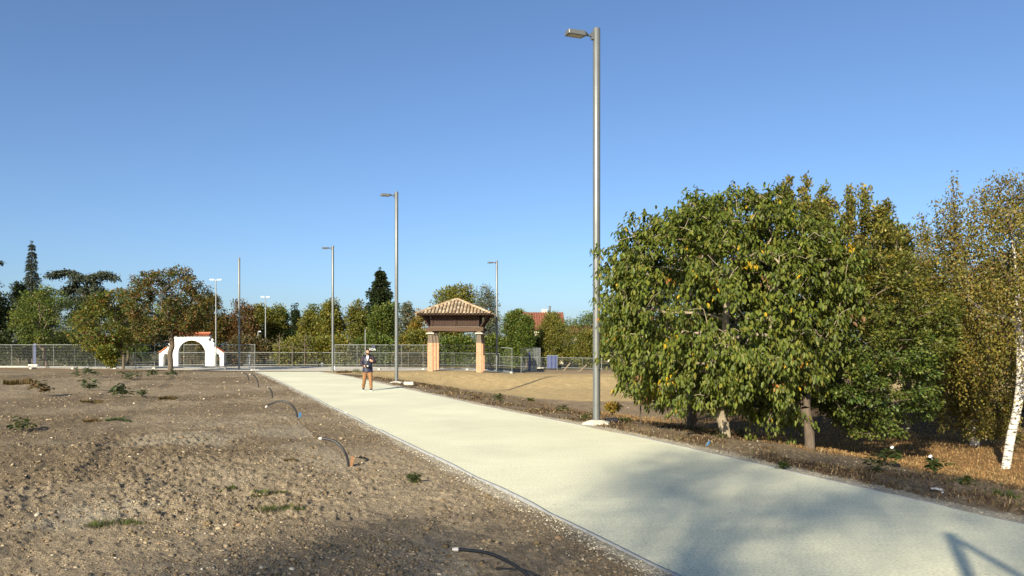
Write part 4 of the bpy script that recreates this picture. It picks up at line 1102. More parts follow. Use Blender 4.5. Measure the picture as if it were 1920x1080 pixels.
# ------------------------------------------------------------------ white arch gate
def gate():
    d = 88.0; x0 = X(361, d); z0 = h(x0, d)
    s = d / F
    def P(px, py): return ((px - 361) * s, Z(py, d) - z0)
    t = empty('arch_gate', (x0, d, z0)); tag(t, 'white plastered arch gate with a red tile cap', 'gate')
    bot = 690
    right = [(395, 629), (395, 633), (392, 636), (394, 640), (401, 641), (404, 645), (402, 649), (404, 651), (407, 650), (421.5, 660.5), (421.5, bot)]
    out = [(361, 629)] + right + [(414, bot), (414, 670), (412.5, 664.5), (409, 662.5), (405.5, 664.5), (404, 670), (404, bot), (386, bot)]
    arch = [(361 + 25 * math.cos(a), 661 - 23 * math.sin(a)) for a in np.linspace(0, math.pi / 2, 9)]
    half = out + [(386, 668)] + arch
    pts = [P(*p) for p in half]
    from mathutils.geometry import tessellate_polygon
    for sx in (1, -1):
        poly = [Vector((x * sx, z, 0)) for x, z in pts]
        tris = tessellate_polygon([poly]); n = len(poly); th = .28
        m = MB(); v = [(p.x, -th, p.y) for p in poly] + [(p.x, th, p.y) for p in poly]
        f = [tuple(q if sx > 0 else q[::-1]) for q in tris] + [tuple(n + i for i in (q[::-1] if sx > 0 else q)) for q in tris]
        f += [(i, (i + 1) % n, n + (i + 1) % n, n + i) for i in range(n) if not (abs(poly[i].x) < .01 and abs(poly[(i + 1) % n].x) < .01)]
        m.add(v, f); me_o = m.build('arch_wall', M['white_wall'], t)
        bm = bmesh.new(); bm.from_mesh(me_o.data); bmesh.ops.recalc_face_normals(bm, faces=bm.faces); bm.to_mesh(me_o.data); bm.free()
        x_, z_ = P(398.5, 637.5); b = MB(); 
        b.tube([(x_ * sx, 0, z_ - .16), (x_ * sx, 0, z_ - .10), (x_ * sx, 0, z_), (x_ * sx, 0, z_ + .10), (x_ * sx, 0, z_ + .155)], [.03, .12, .16, .12, .02], 10); b.build('ball_finial', M['white_wall'], t, smooth=True)
        x_, z_ = P(414, 656); m = MB(); a = P(406.5, 650.5); b_ = P(422.5, 661.5); m.bar((a[0] * sx, 0, a[1]), (b_[0] * sx, 0, b_[1]), .8, .09); m.build('coping', M['red_tile'], t)
    m = MB(); xa, zz = P(326.5, 629); xb, _ = P(395.5, 629); n = 22
    m.box(((xa + xb) / 2, 0, zz + .04), (xb - xa + .05, .8, .08))
    for i in range(n):
        x = xa + (xb - xa) * (i + .5) / n
        for sy in (-1, 1):
            vs = []
            for yy, z_, rr_ in ((sy * .62, zz - .02, .095), (sy * .02, zz + .22, .075)):
                for j in range(6): a = math.pi * j / 5; vs.append((x + math.cos(a) * rr_, yy, z_ + math.sin(a) * rr_ + .02))
            m.add(vs, [(j, j + 1, 7 + j, 6 + j) if sy > 0 else (j + 1, j, 6 + j, 7 + j) for j in range(5)])
    m.tube([(xa, 0, zz + .27), (xb, 0, zz + .27)], .11, 8)
    m.add([(xa, -.6, zz - .01), (xb, -.6, zz - .01), (xb, 0, zz + .22), (xa, 0, zz + .22), (xa, .6, zz - .01), (xb, .6, zz - .01)], [(0, 1, 2, 3), (3, 2, 5, 4), (0, 3, 4), (1, 5, 2)])
    m.build('tile_cap', M['red_tile'], t)
gate()

# ------------------------------------------------------------------ houses behind the trees
def house(name, label, px0, px1, yr, ye, d, wall, chim=None, roofmat='red_tile', dep=8, rot=0.0, flue=None, windows=()):
    x0 = X((px0 + px1) / 2, d); z0 = h(x0, d); W = (px1 - px0) * d / F; zr = Z(yr, d + dep / 2) - z0; ze = Z(ye, d) - z0
    t = empty(name, (x0, d + dep / 2, z0), rot); tag(t, label, 'house')
    m = MB(); m.box((0, 0, ze / 2 - .2), (W, dep, ze + .4)); w = m.build('wall', M[wall], t)
    m = MB(); a = W / 2 + .3; b = dep / 2 + .4; zl = ze - .12
    m.add([(-a, -b, zl), (a, -b, zl), (a, b, zl), (-a, b, zl), (-a, 0, zr), (a, 0, zr)], [(0, 1, 5, 4), (2, 3, 4, 5), (0, 4, 3), (1, 2, 5), (3, 2, 1, 0)])
    n = int(W / .3)
    for i in range(n):
        x = -a + .15 + i * (2 * a - .3) / max(n - 1, 1)
        for sy in (-1, 1): m.bar((x, sy * (b + .03), zl + .05), (x, sy * .02, zr + .05), .15, .08)
    rf = m.build('roof', M[roofmat], t)
    if chim:
        cx = X(chim[0], d) - x0; m = MB(); zc = Z(chim[1], d + dep / 2) - z0; m.box((cx, .4, (zr - 1 + zc) / 2), (.7, .6, zc - zr + 1)); m.box((cx, .4, zc + .05), (.85, .75, .1)); m.build('chimney', M['cream_wall'], rf)
    if flue:
        cx = X(flue[0], d) - x0; m = MB(); zc = Z(flue[1], d + dep / 2) - z0; m.tube([(cx, .3, zr - 1), (cx, .3, zc)], .14, 10); m.tube([(cx, .3, zc), (cx, .3, zc + .08)], .2, 10); m.build('flue_pipe', M['steel_dark'], rf)
    for (px, py, ww, hh) in windows:
        wx = X(px, d) - x0; wz = Z(py, d) - z0
        m = MB(); m.box((wx, -dep / 2 - .03, wz), (ww + .2, .08, hh + .2)); f = m.build('window', M['white_paint'], t)
        m = MB(); m.box((wx, -dep / 2 - .075, wz), (ww, .02, hh)); m.build('pane', M['glass_dark'], f)
house('tiled_house', 'house whose red tiled roof, chimney and flue show between bushes right of the granary', 962, 1056, 586, 617, 108, 'cream_wall', chim=(1023, 581), flue=(1034, 575), dep=9, roofmat='red_tile_old', windows=[(985, 640, 1, 1.3), (1010, 640, 1, 1.3)])
house('cream_house', 'pale house just visible through the thin tree beside the tallest lamp post', 1075, 1150, 610, 628, 122, 'cream_wall', dep=8, roofmat='red_tile_old', windows=[(1088, 640, 1, 1.3), (1104, 640, 1, 1.3)])
house('brick_house', 'distant orange brick house glimpsed between the slim dark cypresses', 533, 560, 611, 618, 150, 'brick_far', dep=8, windows=[(543, 624, 1.0, 1.6), (550, 624, .6, 1.2)])

# ------------------------------------------------------------------ trees beyond the fences
FR = 'park trees inside the fence'
# trees on the left field, before the fence
def field_tree(name, label, base_px, base_py, outline, depth, n, per, spread, leaf, pal, seed, trunk_px, trunk_r, thin=.3, d=None, bark='bark', extra_up=.15, r_tip=.008, pen=.3, shell=.6):
    x, y, z = ground_at(base_px, base_py)
    d = y
    tr = smooth_poly([[0, 0, -.1]] + [[X(px, d) - x, dy, Z(py, d) - z] for px, py, dy in trunk_px], 16)
    return small_leaf_tree(name, label, 'tree', (x, y, z), outline, d, depth, tr, n, per, spread, leaf, pal, seed, trunk_r=trunk_r, bark=bark, thin=thin, up=extra_up, r_tip=r_tip, seg=.4, keep_above=.25, pen=pen, shell=shell)
field_tree('crooked_tree', 'small tree with a crooked forked trunk in front of the left fence', 91, 691,
    [(28, 620), (30, 580), (45, 552), (70, 540), (100, 545), (125, 565), (140, 595), (138, 625), (115, 642), (80, 640), (50, 640)], 2.2, 170, 62, .55, .17, 'green', 301,
    [(86, 680, 0), (82, 668, .1), (83, 658, .1), (74, 648, .1), (70, 630, 0), (76, 600, 0)], .15)
field_tree('bushy_tree', 'yellow-green bushy tree between the crooked tree and the red-leaved tree', 231, 693,
    [(135, 640), (140, 605), (160, 575), (195, 550), (225, 545), (262, 560), (285, 590), (282, 620), (262, 640), (235, 655), (215, 650), (170, 655)], 2.6, 270, 62, .48, .19,
    ([(.10, .125, .02), (.145, .15, .025), (.07, .09, .018), (.25, .17, .02), (.19, .07, .03)], [.35, .27, .22, .1, .06]), 302,
    [(232, 675, 0), (228, 655, .1), (225, 630, 0), (218, 600, 0), (215, 575, 0)], .12, thin=.30)
shrub('bush', 'yellow-green leafy bush reaching the ground at the foot of the bushy tree', 'bush', 174, 232, 640, 695, 59.0, ([(.11, .13, .02), (.15, .15, .025), (.07, .09, .018), (.24, .17, .02)], [.38, .3, .22, .1]), 80, 46, .17, .35, 303, None, lumps=7)
field_tree('red_leaved_tree', 'spreading red-brown tree with a dark forked trunk beside the white arch', 319, 697,
    [(243, 590), (238, 560), (248, 530), (272, 513), (300, 507), (335, 506), (362, 520), (384, 545), (390, 580), (380, 612), (365, 630), (345, 622), (318, 632), (290, 640), (262, 632), (248, 615)], 2.5, 420, 52, .42, .17, 'rust', 304,
    [(320, 680, 0), (319, 662, 0), (322, 645, .1), (316, 610, .1), (315, 575, 0), (318, 545, 0)], .20, thin=.34, extra_up=.1, r_tip=.012)

T = bg_tree
T('leafy_tree', 'dark tree cut by the left picture edge, left of the tall spire conifer', 'tree', -70, 26, 526, 690, 86, 'dark', n=130, per=60, leaf=.26)
T('leafy_tree', 'small dark round tree between the picture edge and the spire conifer', 'tree', 12, 60, 524, 640, 104, 'dark', n=90, leaf=.26)
conifer('spire_conifer', 'tall thin spire conifer with drooping boughs standing over the left trees', 60, 452, 610, 27, 112, 'cedar', layers=22, seed=5, droop=.55, dense=.9)
T('leafy_tree', 'olive tree just right of the spire conifer\'s foot', 'tree', 56, 112, 530, 690, 92, 'olive', n=120, per=50, leaf=.22)
T('leafy_tree', 'dull green tree behind the crooked small tree', 'tree', 20, 90, 560, 690, 90, 'green', n=130, per=50, leaf=.24)
def flat_cedar(label, cx, boughs, d, seed, yb, group='trees beyond the fences', x_off=0):
    """a cedar with flat spreading plates of needles: boughs = (px centre, py, half width px, thickness px)"""
    r = np.random.default_rng(seed); bx = X(cx, d); z0 = h(bx, d)
    root = tree_root('umbrella_cedar', label, 'conifer', (bx, d, z0), group)
    limbs = MB(); top = Z(min(b[1] for b in boughs), d) - z0
    limbs.tube([(0, 0, -.1), (.1, 0, top * .5), (0, 0, top * .93)], [.45, .34, .12], 8)
    Ps = []; Ts = []
    for (px, py, hw, th) in boughs:
        c = np.array([X(px, d) - bx, r.uniform(-1.5, 1.5), Z(py, d) - z0]); W = hw * d / F; H_ = th * d / F
        for b in range(9):
            a = r.uniform(0, 6.28); e = c + np.array([math.cos(a) * W * r.uniform(.6, 1), math.sin(a) * W * .8, -abs(math.cos(a)) * H_ * .5])
            s0 = np.array([0, 0, max(.6, c[2] - abs(c[0]) * .35 - 1.2)])
            if b < 4: limbs.tube([tuple(s0), tuple(c * [.6, .6, 1] - [0, 0, .35]), tuple(e - [0, 0, .1])], [.13, .08, .02], 5, cap=False)
            m = 190; s = r.random(m); q = c[None] * (1 - s[:, None]) + e[None] * s[:, None] + r.normal(0, 1, (m, 3)) * [W * .17, W * .17, H_ * .16]
            q[:, 2] -= s ** 2 * H_ * .45
            Ps.append(q); Ts.append(unit(e - c)[None] * .8 + r.normal(0, .35, (m, 3)) + [0, 0, -.45])
    P = np.concatenate(Ps); Tt = np.concatenate(Ts); n = len(P); limbs.build('trunk', M['bark'], root)
    L = .3 * r.uniform(.7, 1.4, n)
    v, f, c = leaf_mesh(P, Tt, unit(r.normal(0, .45, (n, 3)) + [0, 0, .8]), L, L * .5, pick(*PAL['cedar'], n, r), simple=True)
    mesh_np('crown', v, f, M['needle'], root, col=c)
flat_cedar('blue-grey umbrella cedar with flat spreading boughs behind the bushy tree', 163, [(132, 510, 32, 14), (205, 514, 33, 15), (160, 520, 28, 14), (138, 538, 30, 16), (185, 540, 32, 16), (155, 560, 36, 20), (190, 575, 30, 18)], 100, 11, 690)
flat_cedar('cedar outside the picture whose bough tip enters at the left edge', -60, [(-20, 486, 27, 9), (-80, 470, 50, 14), (-55, 520, 45, 16), (-90, 545, 50, 18), (-55, 580, 45, 20)], 95, 12, 690)
T('leafy_tree', 'dark tree filling behind the bushy yellow-green tree', 'tree', 105, 200, 560, 690, 94, 'dark', n=140, per=52, leaf=.25)
T('leafy_tree', 'dull green tree behind the gap between bushy tree and red-leaved tree', 'tree', 195, 285, 560, 690, 92, 'green', n=130, per=50, leaf=.24)
T('leafy_tree', 'green tree behind the red-leaved tree', 'tree', 275, 372, 550, 690, 98, 'green', n=130, per=50, leaf=.26)
T('red_tree', 'dark red tree right behind the first two-armed park light', 'tree', 365, 432, 535, 690, 96, 'rust', n=160, per=55, leaf=.22)
T('red_tree', 'dark red tree behind the bare pole', 'tree', 415, 482, 546, 690, 97, 'red', n=150, per=55, leaf=.22)
T('red_tree', 'low reddish tree behind the white arch', 'tree', 330, 400, 575, 690, 102, 'red', n=120, per=50, leaf=.24)
T('plane_tree', 'bright olive plane tree behind the second two-armed park light', 'tree', 456, 532, 558, 690, 103, 'olive', n=160, per=55, leaf=.26)
T('plane_tree', 'narrow green tree at the right shoulder of the bright olive plane tree', 'tree', 508, 542, 566, 690, 106, 'green', n=100, per=50, leaf=.26)
T('cypress', 'slim dark cypress beside the brick house, left one', 'cypress', 546, 562, 572, 690, 128, 'fir', n=80, per=50, leaf=.28, lumps=5)
T('cypress', 'low dark cypress beyond the brick house', 'cypress', 532, 549, 600, 690, 140, 'fir', n=60, per=40, leaf=.3, lumps=5)
T('plane_tree', 'olive plane tree with a pale slanting limb, left of the third lamp post', 'tree', 552, 612, 566, 690, 103, 'olive', n=140, per=55, leaf=.26, bark='bark_pale')
T('plane_tree', 'tall olive plane tree right behind the third lamp post', 'tree', 588, 652, 556, 690, 100, 'olive', n=150, per=55, leaf=.26, bark='bark_pale')
conifer('broad_conifer', 'broad dark conifer standing over the trees behind the walking man', 713, 503, 668, 64, 112, 'fir', layers=30, seed=8, droop=.1, dense=1.6, leaf=.30)
T('leafy_tree', 'golden-green tree left of the broad dark conifer', 'tree', 640, 700, 566, 690, 98, 'olive', n=150, per=55, leaf=.24)
T('leafy_tree', 'golden-green tree in front of the broad dark conifer', 'tree', 680, 752, 556, 690, 97, 'green', n=150, per=55, leaf=.24)
T('leafy_tree', 'hazy grey-green tree right of the second lamp post', 'tree', 738, 785, 573, 690, 106, 'grey', n=100, per=50, leaf=.26)
T('orange_tree', 'small orange-gold tree left of the granary roof', 'tree', 762, 806, 584, 690, 93, 'gold', n=100, per=50, leaf=.22)
T('leafy_tree', 'large olive tree rising straight behind the granary roof', 'tree', 786, 902, 519, 690, 92, 'olive', n=250, per=60, leaf=.23)
T('leafy_tree', 'brownish thinning tree at the right shoulder of the tree behind the granary', 'tree', 870, 944, 545, 690, 90, 'grey', n=140, per=45, leaf=.2)
T('pointed_tree', 'pointed green tree just right of the thin lamp post', 'tree', 934, 982, 572, 696, 86, 'green', n=150, per=55, leaf=.2, lumps=5)
T('pointed_tree', 'second pointed green tree, under the tiled roof', 'tree', 968, 1008, 577, 696, 85, 'green', n=150, per=55, leaf=.2, lumps=5)
T('round_bush', 'round golden-green bush behind the blue sheet', 'bush', 1010, 1084, 598, 700, 88, 'olive', n=190, per=60, leaf=.17, lumps=6)
T('round_bush', 'olive bush right of the round golden one, near the tallest lamp post', 'bush', 1062, 1140, 622, 704, 88, 'olive', n=150, per=55, leaf=.17, lumps=6)
T('thin_tree', 'thin green tree with see-through crown beside the tallest lamp post', 'tree', 1058, 1170, 570, 690, 96, 'green', n=150, per=44, leaf=.2)
T('leafy_tree', 'tree behind the left edge of the round bright green tree', 'tree', 1120, 1230, 560, 700, 84, 'green', n=130, per=50, leaf=.22)
T('green_tree', 'small green tree tucked below the house chimney', 'tree', 1016, 1064, 578, 690, 100, 'green', n=130, per=45, leaf=.22)
T('leafy_bush', 'dark green bush hiding the wall under the tiled roof', 'bush', 982, 1042, 616, 696, 97, 'green', n=90, per=50, leaf=.2)
# hedges and low bushes along the foot of the trees
HG = 'hedges behind the low fence'
for k, (px0, px1, yt, d, pal, lab) in enumerate([(-90, 70, 608, 84, 'dark', 'dark hedge behind the fence at the left picture edge'), (50, 200, 610, 85, 'dark', 'dark hedge behind the crooked trunk and the bush'), (190, 306, 612, 97, 'dark', 'dark hedge left of the white arch'),
        (318, 440, 616, 96, 'brown', 'reddish hedge seen through the white arch'), (425, 520, 616, 90, 'brown', 'reddish hedge behind the bare pole'), (505, 590, 624, 88, 'olive', 'olive hedge behind the bare saplings'), (575, 668, 616, 88, 'olive', 'olive hedge behind the third lamp post'),
        (655, 742, 616, 89, 'green', 'green hedge behind the walking man'), (735, 815, 656, 87, 'brown', 'reddish low hedge left of the granary pillars'), (735, 830, 606, 91, 'olive', 'olive hedge above the reddish one'), (815, 910, 616, 88, 'green', 'green hedge seen between the granary pillars'), (895, 960, 616, 88, 'green', 'green hedge right of the granary'),
        (955, 1050, 631, 92, 'dark', 'dark hedge behind the fence corner'), (1040, 1160, 626, 98, 'olive', 'olive hedge behind the wooden braces'), (1130, 1300, 616, 70, 'dark', 'dark hedge beyond the mound, behind the tallest lamp post')]):
    shrub('hedge', lab, 'hedge', px0 - 8, px1 + 8, yt, 696, d, pal, 170, 50, .26, .8, 400 + k, HG, lumps=10, depth=.35, stem_r=.04, mat='leaf')
shrub('olive_shrub', 'pale grey-green willowy shrub behind the fence left of the walking man', 'shrub', 645, 680, 636, 692, 75, 'grey', 60, 46, .16, .3, 440, None, lumps=5)
shrub('flowering_shrub', 'small pale flowering shrub left of the white arch', 'shrub', 262, 286, 660, 688, 80, ([(.35, .36, .22), (.12, .14, .04), (.45, .44, .3)], [.4, .35, .25]), 22, 30, .14, .22, 441)
# bare saplings in the path entry
def sapling(label, px, yt, d, hw, seed):
    r = np.random.default_rng(seed); x = X(px, d); z = h(x, d); Ht = Z(yt, d) - z; W = hw * d / F
    t = empty('bare_sapling', (x, d, z)); tag(t, label, 'sapling', 'bare saplings in the path entry')
    trunk = np.array([[0, 0, -.1], [0, 0, Ht * .3], [.02, 0, Ht * .5], [0, 0, Ht]])
    tips = np.stack([r.normal(0, W * .6, 42), r.normal(0, W * .6, 42), Ht * r.uniform(.5, .98, 42)], 1)
    P, par = skeleton(smooth_poly(trunk, 12), tips, seed, up=-.1, seg=.3, pen=.6); v, q = limb_mesh(P, par, .06, .012, k=5); mesh_np('trunk', v, q, M['wood_grey'], t)
    tp = np.repeat(tips, 5, 0) + r.normal(0, .12, (210, 3)); L = np.full(210, .09)
    v, f, c = leaf_mesh(tp, r.normal(0, 1, (210, 3)), r.normal(0, 1, (210, 3)), L, L * .6, pick(*PAL['olive'], 210, r), simple=True); mesh_np('leaves', v, f, M['leaf'], t, col=c)
sapling('bare sapling left, behind the second two-armed park light', 524, 624, 78, 14, 1)
sapling('bare sapling right, midway to the third lamp post', 571.5, 626, 78, 14, 2)
sapling('leafless sapling between the other two', 548, 640, 84, 9, 3)

# ------------------------------------------------------------------ weeds
def weed(label, px, py, hpx, wpx, kind='leafy', pal='green', seed=1, name='weed', flower=False, n=None, leaf=None, group=None):
    r = np.random.default_rng(seed); x, y, z = ground_at(px, py); s = y / F; Hh = hpx * s; W = wpx * s / 2
    z = float(ground_height(np.array([x]), np.array([y]))[0])
    t = empty(name, (x, y, z)); tag(t, label, 'weed', group)
    if kind == 'leafy':
        k = n or 20; a = r.uniform(0, 6.28, k); rd = r.random(k) ** .6
        tips = np.stack([np.cos(a) * W * rd * .85, np.sin(a) * W * rd * .85, Hh * r.uniform(.35, .98, k) * (1 - .35 * rd)], 1)
        P, par = skeleton(np.array([[0, 0, -.03], [0, 0, Hh * .15], [0, 0, Hh * .4]]), tips, seed, seg=.06, up=.15, pen=.5); v, q = limb_mesh(P, par, max(.006, Hh * .02), .0025, k=4); mesh_np('stems', v, q, M['weed_stem'], t)
        per = 6; m = k * per; Pl = np.repeat(tips, per, 0) + r.normal(0, .02 + W * .06, (m, 3)); Pl[:, 2] = np.maximum(Pl[:, 2], .015)
        a = r.uniform(0, 6.28, m); T_ = np.stack([np.cos(a), np.sin(a), r.uniform(-.5, .35, m)], 1); L = (leaf or max(.06, Hh * .30)) * r.uniform(.6, 1.3, m)
        v, f, c = leaf_mesh(Pl, T_, r.normal(0, .3, (m, 3)) + [0, 0, 1.], L, L * .55, pick(*PAL[pal], m, r) if isinstance(pal, str) else pick(*pal, m, r)); mesh_np('leaves', v, f, M['leaf'], t, col=c)
        if flower:
            m_ = MB(); p = Vector(tips[np.argmax(tips[:, 2])]); e = Vector((-.5, -.35, .6)).normalized()
            m_.tube([p, p + e * .05, p + e * .08, p + e * .088], [.005, .008, .020, .030], 10, cap=False); m_.tube([p + e * .06, p + e * .07], [.012, .016], 8); m_.build('flower', M['white_paint'], t, smooth=True)
    else:
        k = n or 160; a = r.uniform(0, 6.28, k); rd = r.random(k) ** .5
        P = np.stack([np.cos(a) * W * rd, np.sin(a) * W * rd * .7, 0 * a - .01], 1); P[:, 2] += ground_height(P[:, 0] + x, P[:, 1] + y) - z
        hh = Hh * r.uniform(.4, 1.1, k) * (1 - .4 * rd); pal_ = PAL[pal] if isinstance(pal, str) else pal
        v, q, tr, c = blades(P, hh, np.full(k, max(.006, 1.1 * s)) * r.uniform(.7, 1.4, k), pick(*pal_, k, r), seed, .8); mesh_np('blades', v, [q, tr], M['blade'], t, col=c)
    return t
M['weed_stem'] = mat_plain('weed_stem', (.12, .13, .05), .8, scale=10, amt=.2, bump=0)
DRY = ([(.13, .085, .04), (.18, .12, .055), (.09, .07, .03), (.10, .095, .03)], [.3, .3, .2, .2])
GR = ([(.05, .075, .018), (.075, .10, .022), (.035, .055, .015), (.11, .105, .035)], [.3, .3, .2, .2])
BL = ([(.075, .105, .05), (.10, .13, .06), (.05, .07, .032), (.12, .12, .05)], [.35, .3, .2, .15])
WG = 'weeds on the left field'
for a in [('dry brown weed clump at the far left of the field', 38, 719, 19, 62, 'grass', DRY, 1), ('dry reddish weed clump with a few green leaves, below the far left clump', 76, 744, 30, 44, 'leafy', DRY, 2),
          ('largest leafy weed before the bushy tree, with pale green leaves', 165, 708, 22, 54, 'leafy', BL, 3), ('leafy weed just below the largest one', 168, 734, 26, 40, 'leafy', BL, 4),
          ('leafy weed before the trunk of the bushy tree', 243, 712, 20, 46, 'leafy', BL, 5), ('green and rusty weed in the middle of the left field', 229, 746, 32, 34, 'leafy', BL, 6),
          ('small green weed right of the green and rusty one', 266, 746, 18, 16, 'leafy', BL, 7), ('big dark green weed near the left picture edge', 37, 808, 30, 52, 'leafy', GR, 8),
          ('flat green weed patch in the middle of the left field', 222, 788, 10, 48, 'grass', BL, 9), ('flat dry weed patch above the flat green one', 172, 754, 8, 44, 'grass', DRY, 10),
          ('small spindly weed left of the red-leaved trunk', 286, 706, 16, 18, 'leafy', BL, 11), ('pale leafy weed at the foot of the red-leaved tree', 320, 708, 16, 26, 'leafy', BL, 12),
          ('dry brown weed tuft right of the green and rusty weed', 314, 748, 12, 34, 'grass', DRY, 13), ('low dark clod with dry weeds, above the flat green patch', 172, 790, 9, 34, 'grass', DRY, 14),
          ('flat dark grass tuft near the second conduit', 507, 926, 14, 74, 'grass', GR, 15), ('flat dark grass tuft, lowest of the middle ones', 522, 958, 17, 96, 'grass', GR, 16),
          ('flat dark grass tuft in the lower left of the field', 216, 984, 18, 110, 'grass', GR, 17), ('tiny green sprig right of the second conduit', 776, 908, 14, 22, 'leafy', GR, 18),
          ('small grass wisp left of the middle dark tufts', 428, 918, 10, 32, 'grass', GR, 19), ('dry orange stalks left of the second conduit', 545, 866, 12, 26, 'grass', DRY, 20)]:
    lab, px, py, hp, wp, kd, pl, sd = a
    weed(lab, px, py, hp, wp, kd, pl, 500 + sd, group=WG, name='leafy_weed' if kd == 'leafy' else 'grass_tuft', n=(420 if kd == 'grass' else None))
for a in [('green leafy weed on the verge below the mound', 935, 754, 17, 24, 'leafy', GR, 21, 0), ('green weed on the verge midway to the tallest lamp post', 1054, 772, 14, 24, 'leafy', GR, 22, 0), ('low green weed left of the tallest lamp post foot', 1097, 790, 14, 26, 'leafy', GR, 23, 0),
          ('thin grassy weed on the verge under the mound shadow', 996, 753, 12, 14, 'grass', GR, 24, 0), ('tall spreading green weed in front of the spiry tree, pale buds on top', 1640, 888, 40, 56, 'leafy', GR, 25, 0), ('green weed with one white trumpet flower, next to the spreading one', 1671, 878, 38, 34, 'leafy', GR, 26, 1),
          ('dark green weed with a white trumpet flower standing alone on the dry grass', 1757, 893, 42, 36, 'leafy', GR, 27, 1), ('small green weed right of the lone flowering weed', 1812, 912, 18, 30, 'leafy', GR, 28, 0), ('low grassy clump near the right picture edge', 1886, 935, 24, 50, 'grass', GR, 29, 0),
          ('small green weed on the verge close to the path', 1468, 880, 20, 22, 'leafy', GR, 30, 0), ('creeping green weed at the foot of the round bright green tree', 1352, 823, 9, 26, 'leafy', GR, 31, 0), ('green weed just right of that tree\'s trunk', 1389, 823, 14, 18, 'leafy', GR, 32, 0), ('creeping green weeds left of the round bright green tree', 1298, 811, 9, 34, 'leafy', GR, 33, 0),
          ('low green weeds right behind the dark pipe stub', 1170, 795, 9, 30, 'leafy', GR, 34, 0), ('dark weed clump on the verge behind the walking man', 668, 700, 9, 26, 'leafy', GR, 35, 0), ('brown dry clump at the foot of the third lamp post', 645, 699, 9, 30, 'grass', DRY, 36, 0)]:
    lab, px, py, hp, wp, kd, pl, sd, fl = a
    weed(lab, px, py, hp, wp, kd, pl, 500 + sd, group='weeds on the verge', name='leafy_weed' if kd == 'leafy' else 'grass_tuft', flower=bool(fl), n=(200 if kd == 'grass' else (13 if hp > 30 else None)))
# litter on the verge
x, y, z = ground_at(1329, 838); m = MB(); m.tube([(-.07, 0, .03), (.03, .0, .03), (.07, 0, .03), (.09, 0, .03)], [.032, .032, .014, .013], 10); o = m.build('plastic_bottle', M['blue_plastic'], smooth=True); o.location = (x, y, float(ground_height(np.array([x]), np.array([y]))[0]) + .01); o.rotation_euler = (0, R(-50), .5); o.scale = (.8, .8, .8); tag(o, 'small blue plastic bottle on the verge below the round bright green tree', 'bottle')
for k, (px, py, lab) in enumerate([(1757, 920, 'crumpled pale paper on the verge, larger of two scraps'), (1769, 925, 'small white paper scrap beside the crumpled one')]):
    x, y, z = ground_at(px, py); r = random.Random(k); m = MB(); n = 5
    vs = [((i - 2) * .035, (j - 2) * .03, .02 + r.uniform(0, .045)) for i in range(n) for j in range(n)]
    m.add(vs, [(i * n + j, (i + 1) * n + j, (i + 1) * n + j + 1, i * n + j + 1) for i in range(n - 1) for j in range(n - 1)])
    o = m.build('paper_scrap', M['white_tape']); o.location = (x, y, float(ground_height(np.array([x]), np.array([y]))[0])); o.rotation_euler = (.2, .1, r.uniform(0, 3)); o.scale = (1, 1, 1) if k == 0 else (.6, .6, .6); tag(o, lab, 'litter', 'paper litter')

# ------------------------------------------------------------------ the walking man
def fuse(parts, voxel, name, mat, parent):
    """join meshes and remesh into one continuous surface"""
    bm = bmesh.new()
    for p in parts: bm.from_mesh(p)
    me = bpy.data.meshes.new(name); bm.to_mesh(me); bm.free()
    o = bpy.data.objects.new(name, me); C.objects.link(o)
    md = o.modifiers.new('r', 'REMESH'); md.mode = 'VOXEL'; md.voxel_size = voxel; md.use_smooth_shade = True
    ms = o.modifiers.new('sm', 'SMOOTH'); ms.factor = .5; ms.iterations = 3
    dg = bpy.context.evaluated_depsgraph_get(); dg.update()
    out = bpy.data.meshes.new_from_object(o.evaluated_get(dg)); bpy.data.objects.remove(o)
    out.materials.clear(); out.materials.append(mat); out.polygons.foreach_set('use_smooth', np.ones(len(out.polygons), dtype=bool))
    return link(bpy.data.objects.new(name, out), parent)
def mb_mesh(m):
    me = bpy.data.meshes.new('t'); me.from_pydata(m.V, [], m.Fs); return me
M['skin'] = mat_plain('skin', (.50, .27, .17), .55, scale=12, amt=.08, bump=0)
M['hair'] = mat_plain('dark_hair', (.02, .014, .01), .6, scale=40, amt=.3, bump=.3)
M['jacket'] = mat_plain('navy_jacket', (.018, .022, .045), .5, scale=9, amt=.25, bump=.35, bdist=.02, stretch=(.6, .6, 3))
M['sleeve'] = mat_plain('plum_sleeve', (.030, .018, .028), .65, scale=9, amt=.2, bump=.2)
M['trousers'] = mat_plain('tan_trousers', (.23, .118, .05), .85, scale=7, amt=.15, bump=.3, bdist=.01)
M['shirt'] = mat_plain('white_shirt', (.72, .70, .68), .8, scale=7, amt=.05, bump=0)
M['shoe'] = mat_plain('black_shoe', (.02, .02, .02), .55, scale=10, amt=.2, bump=0)

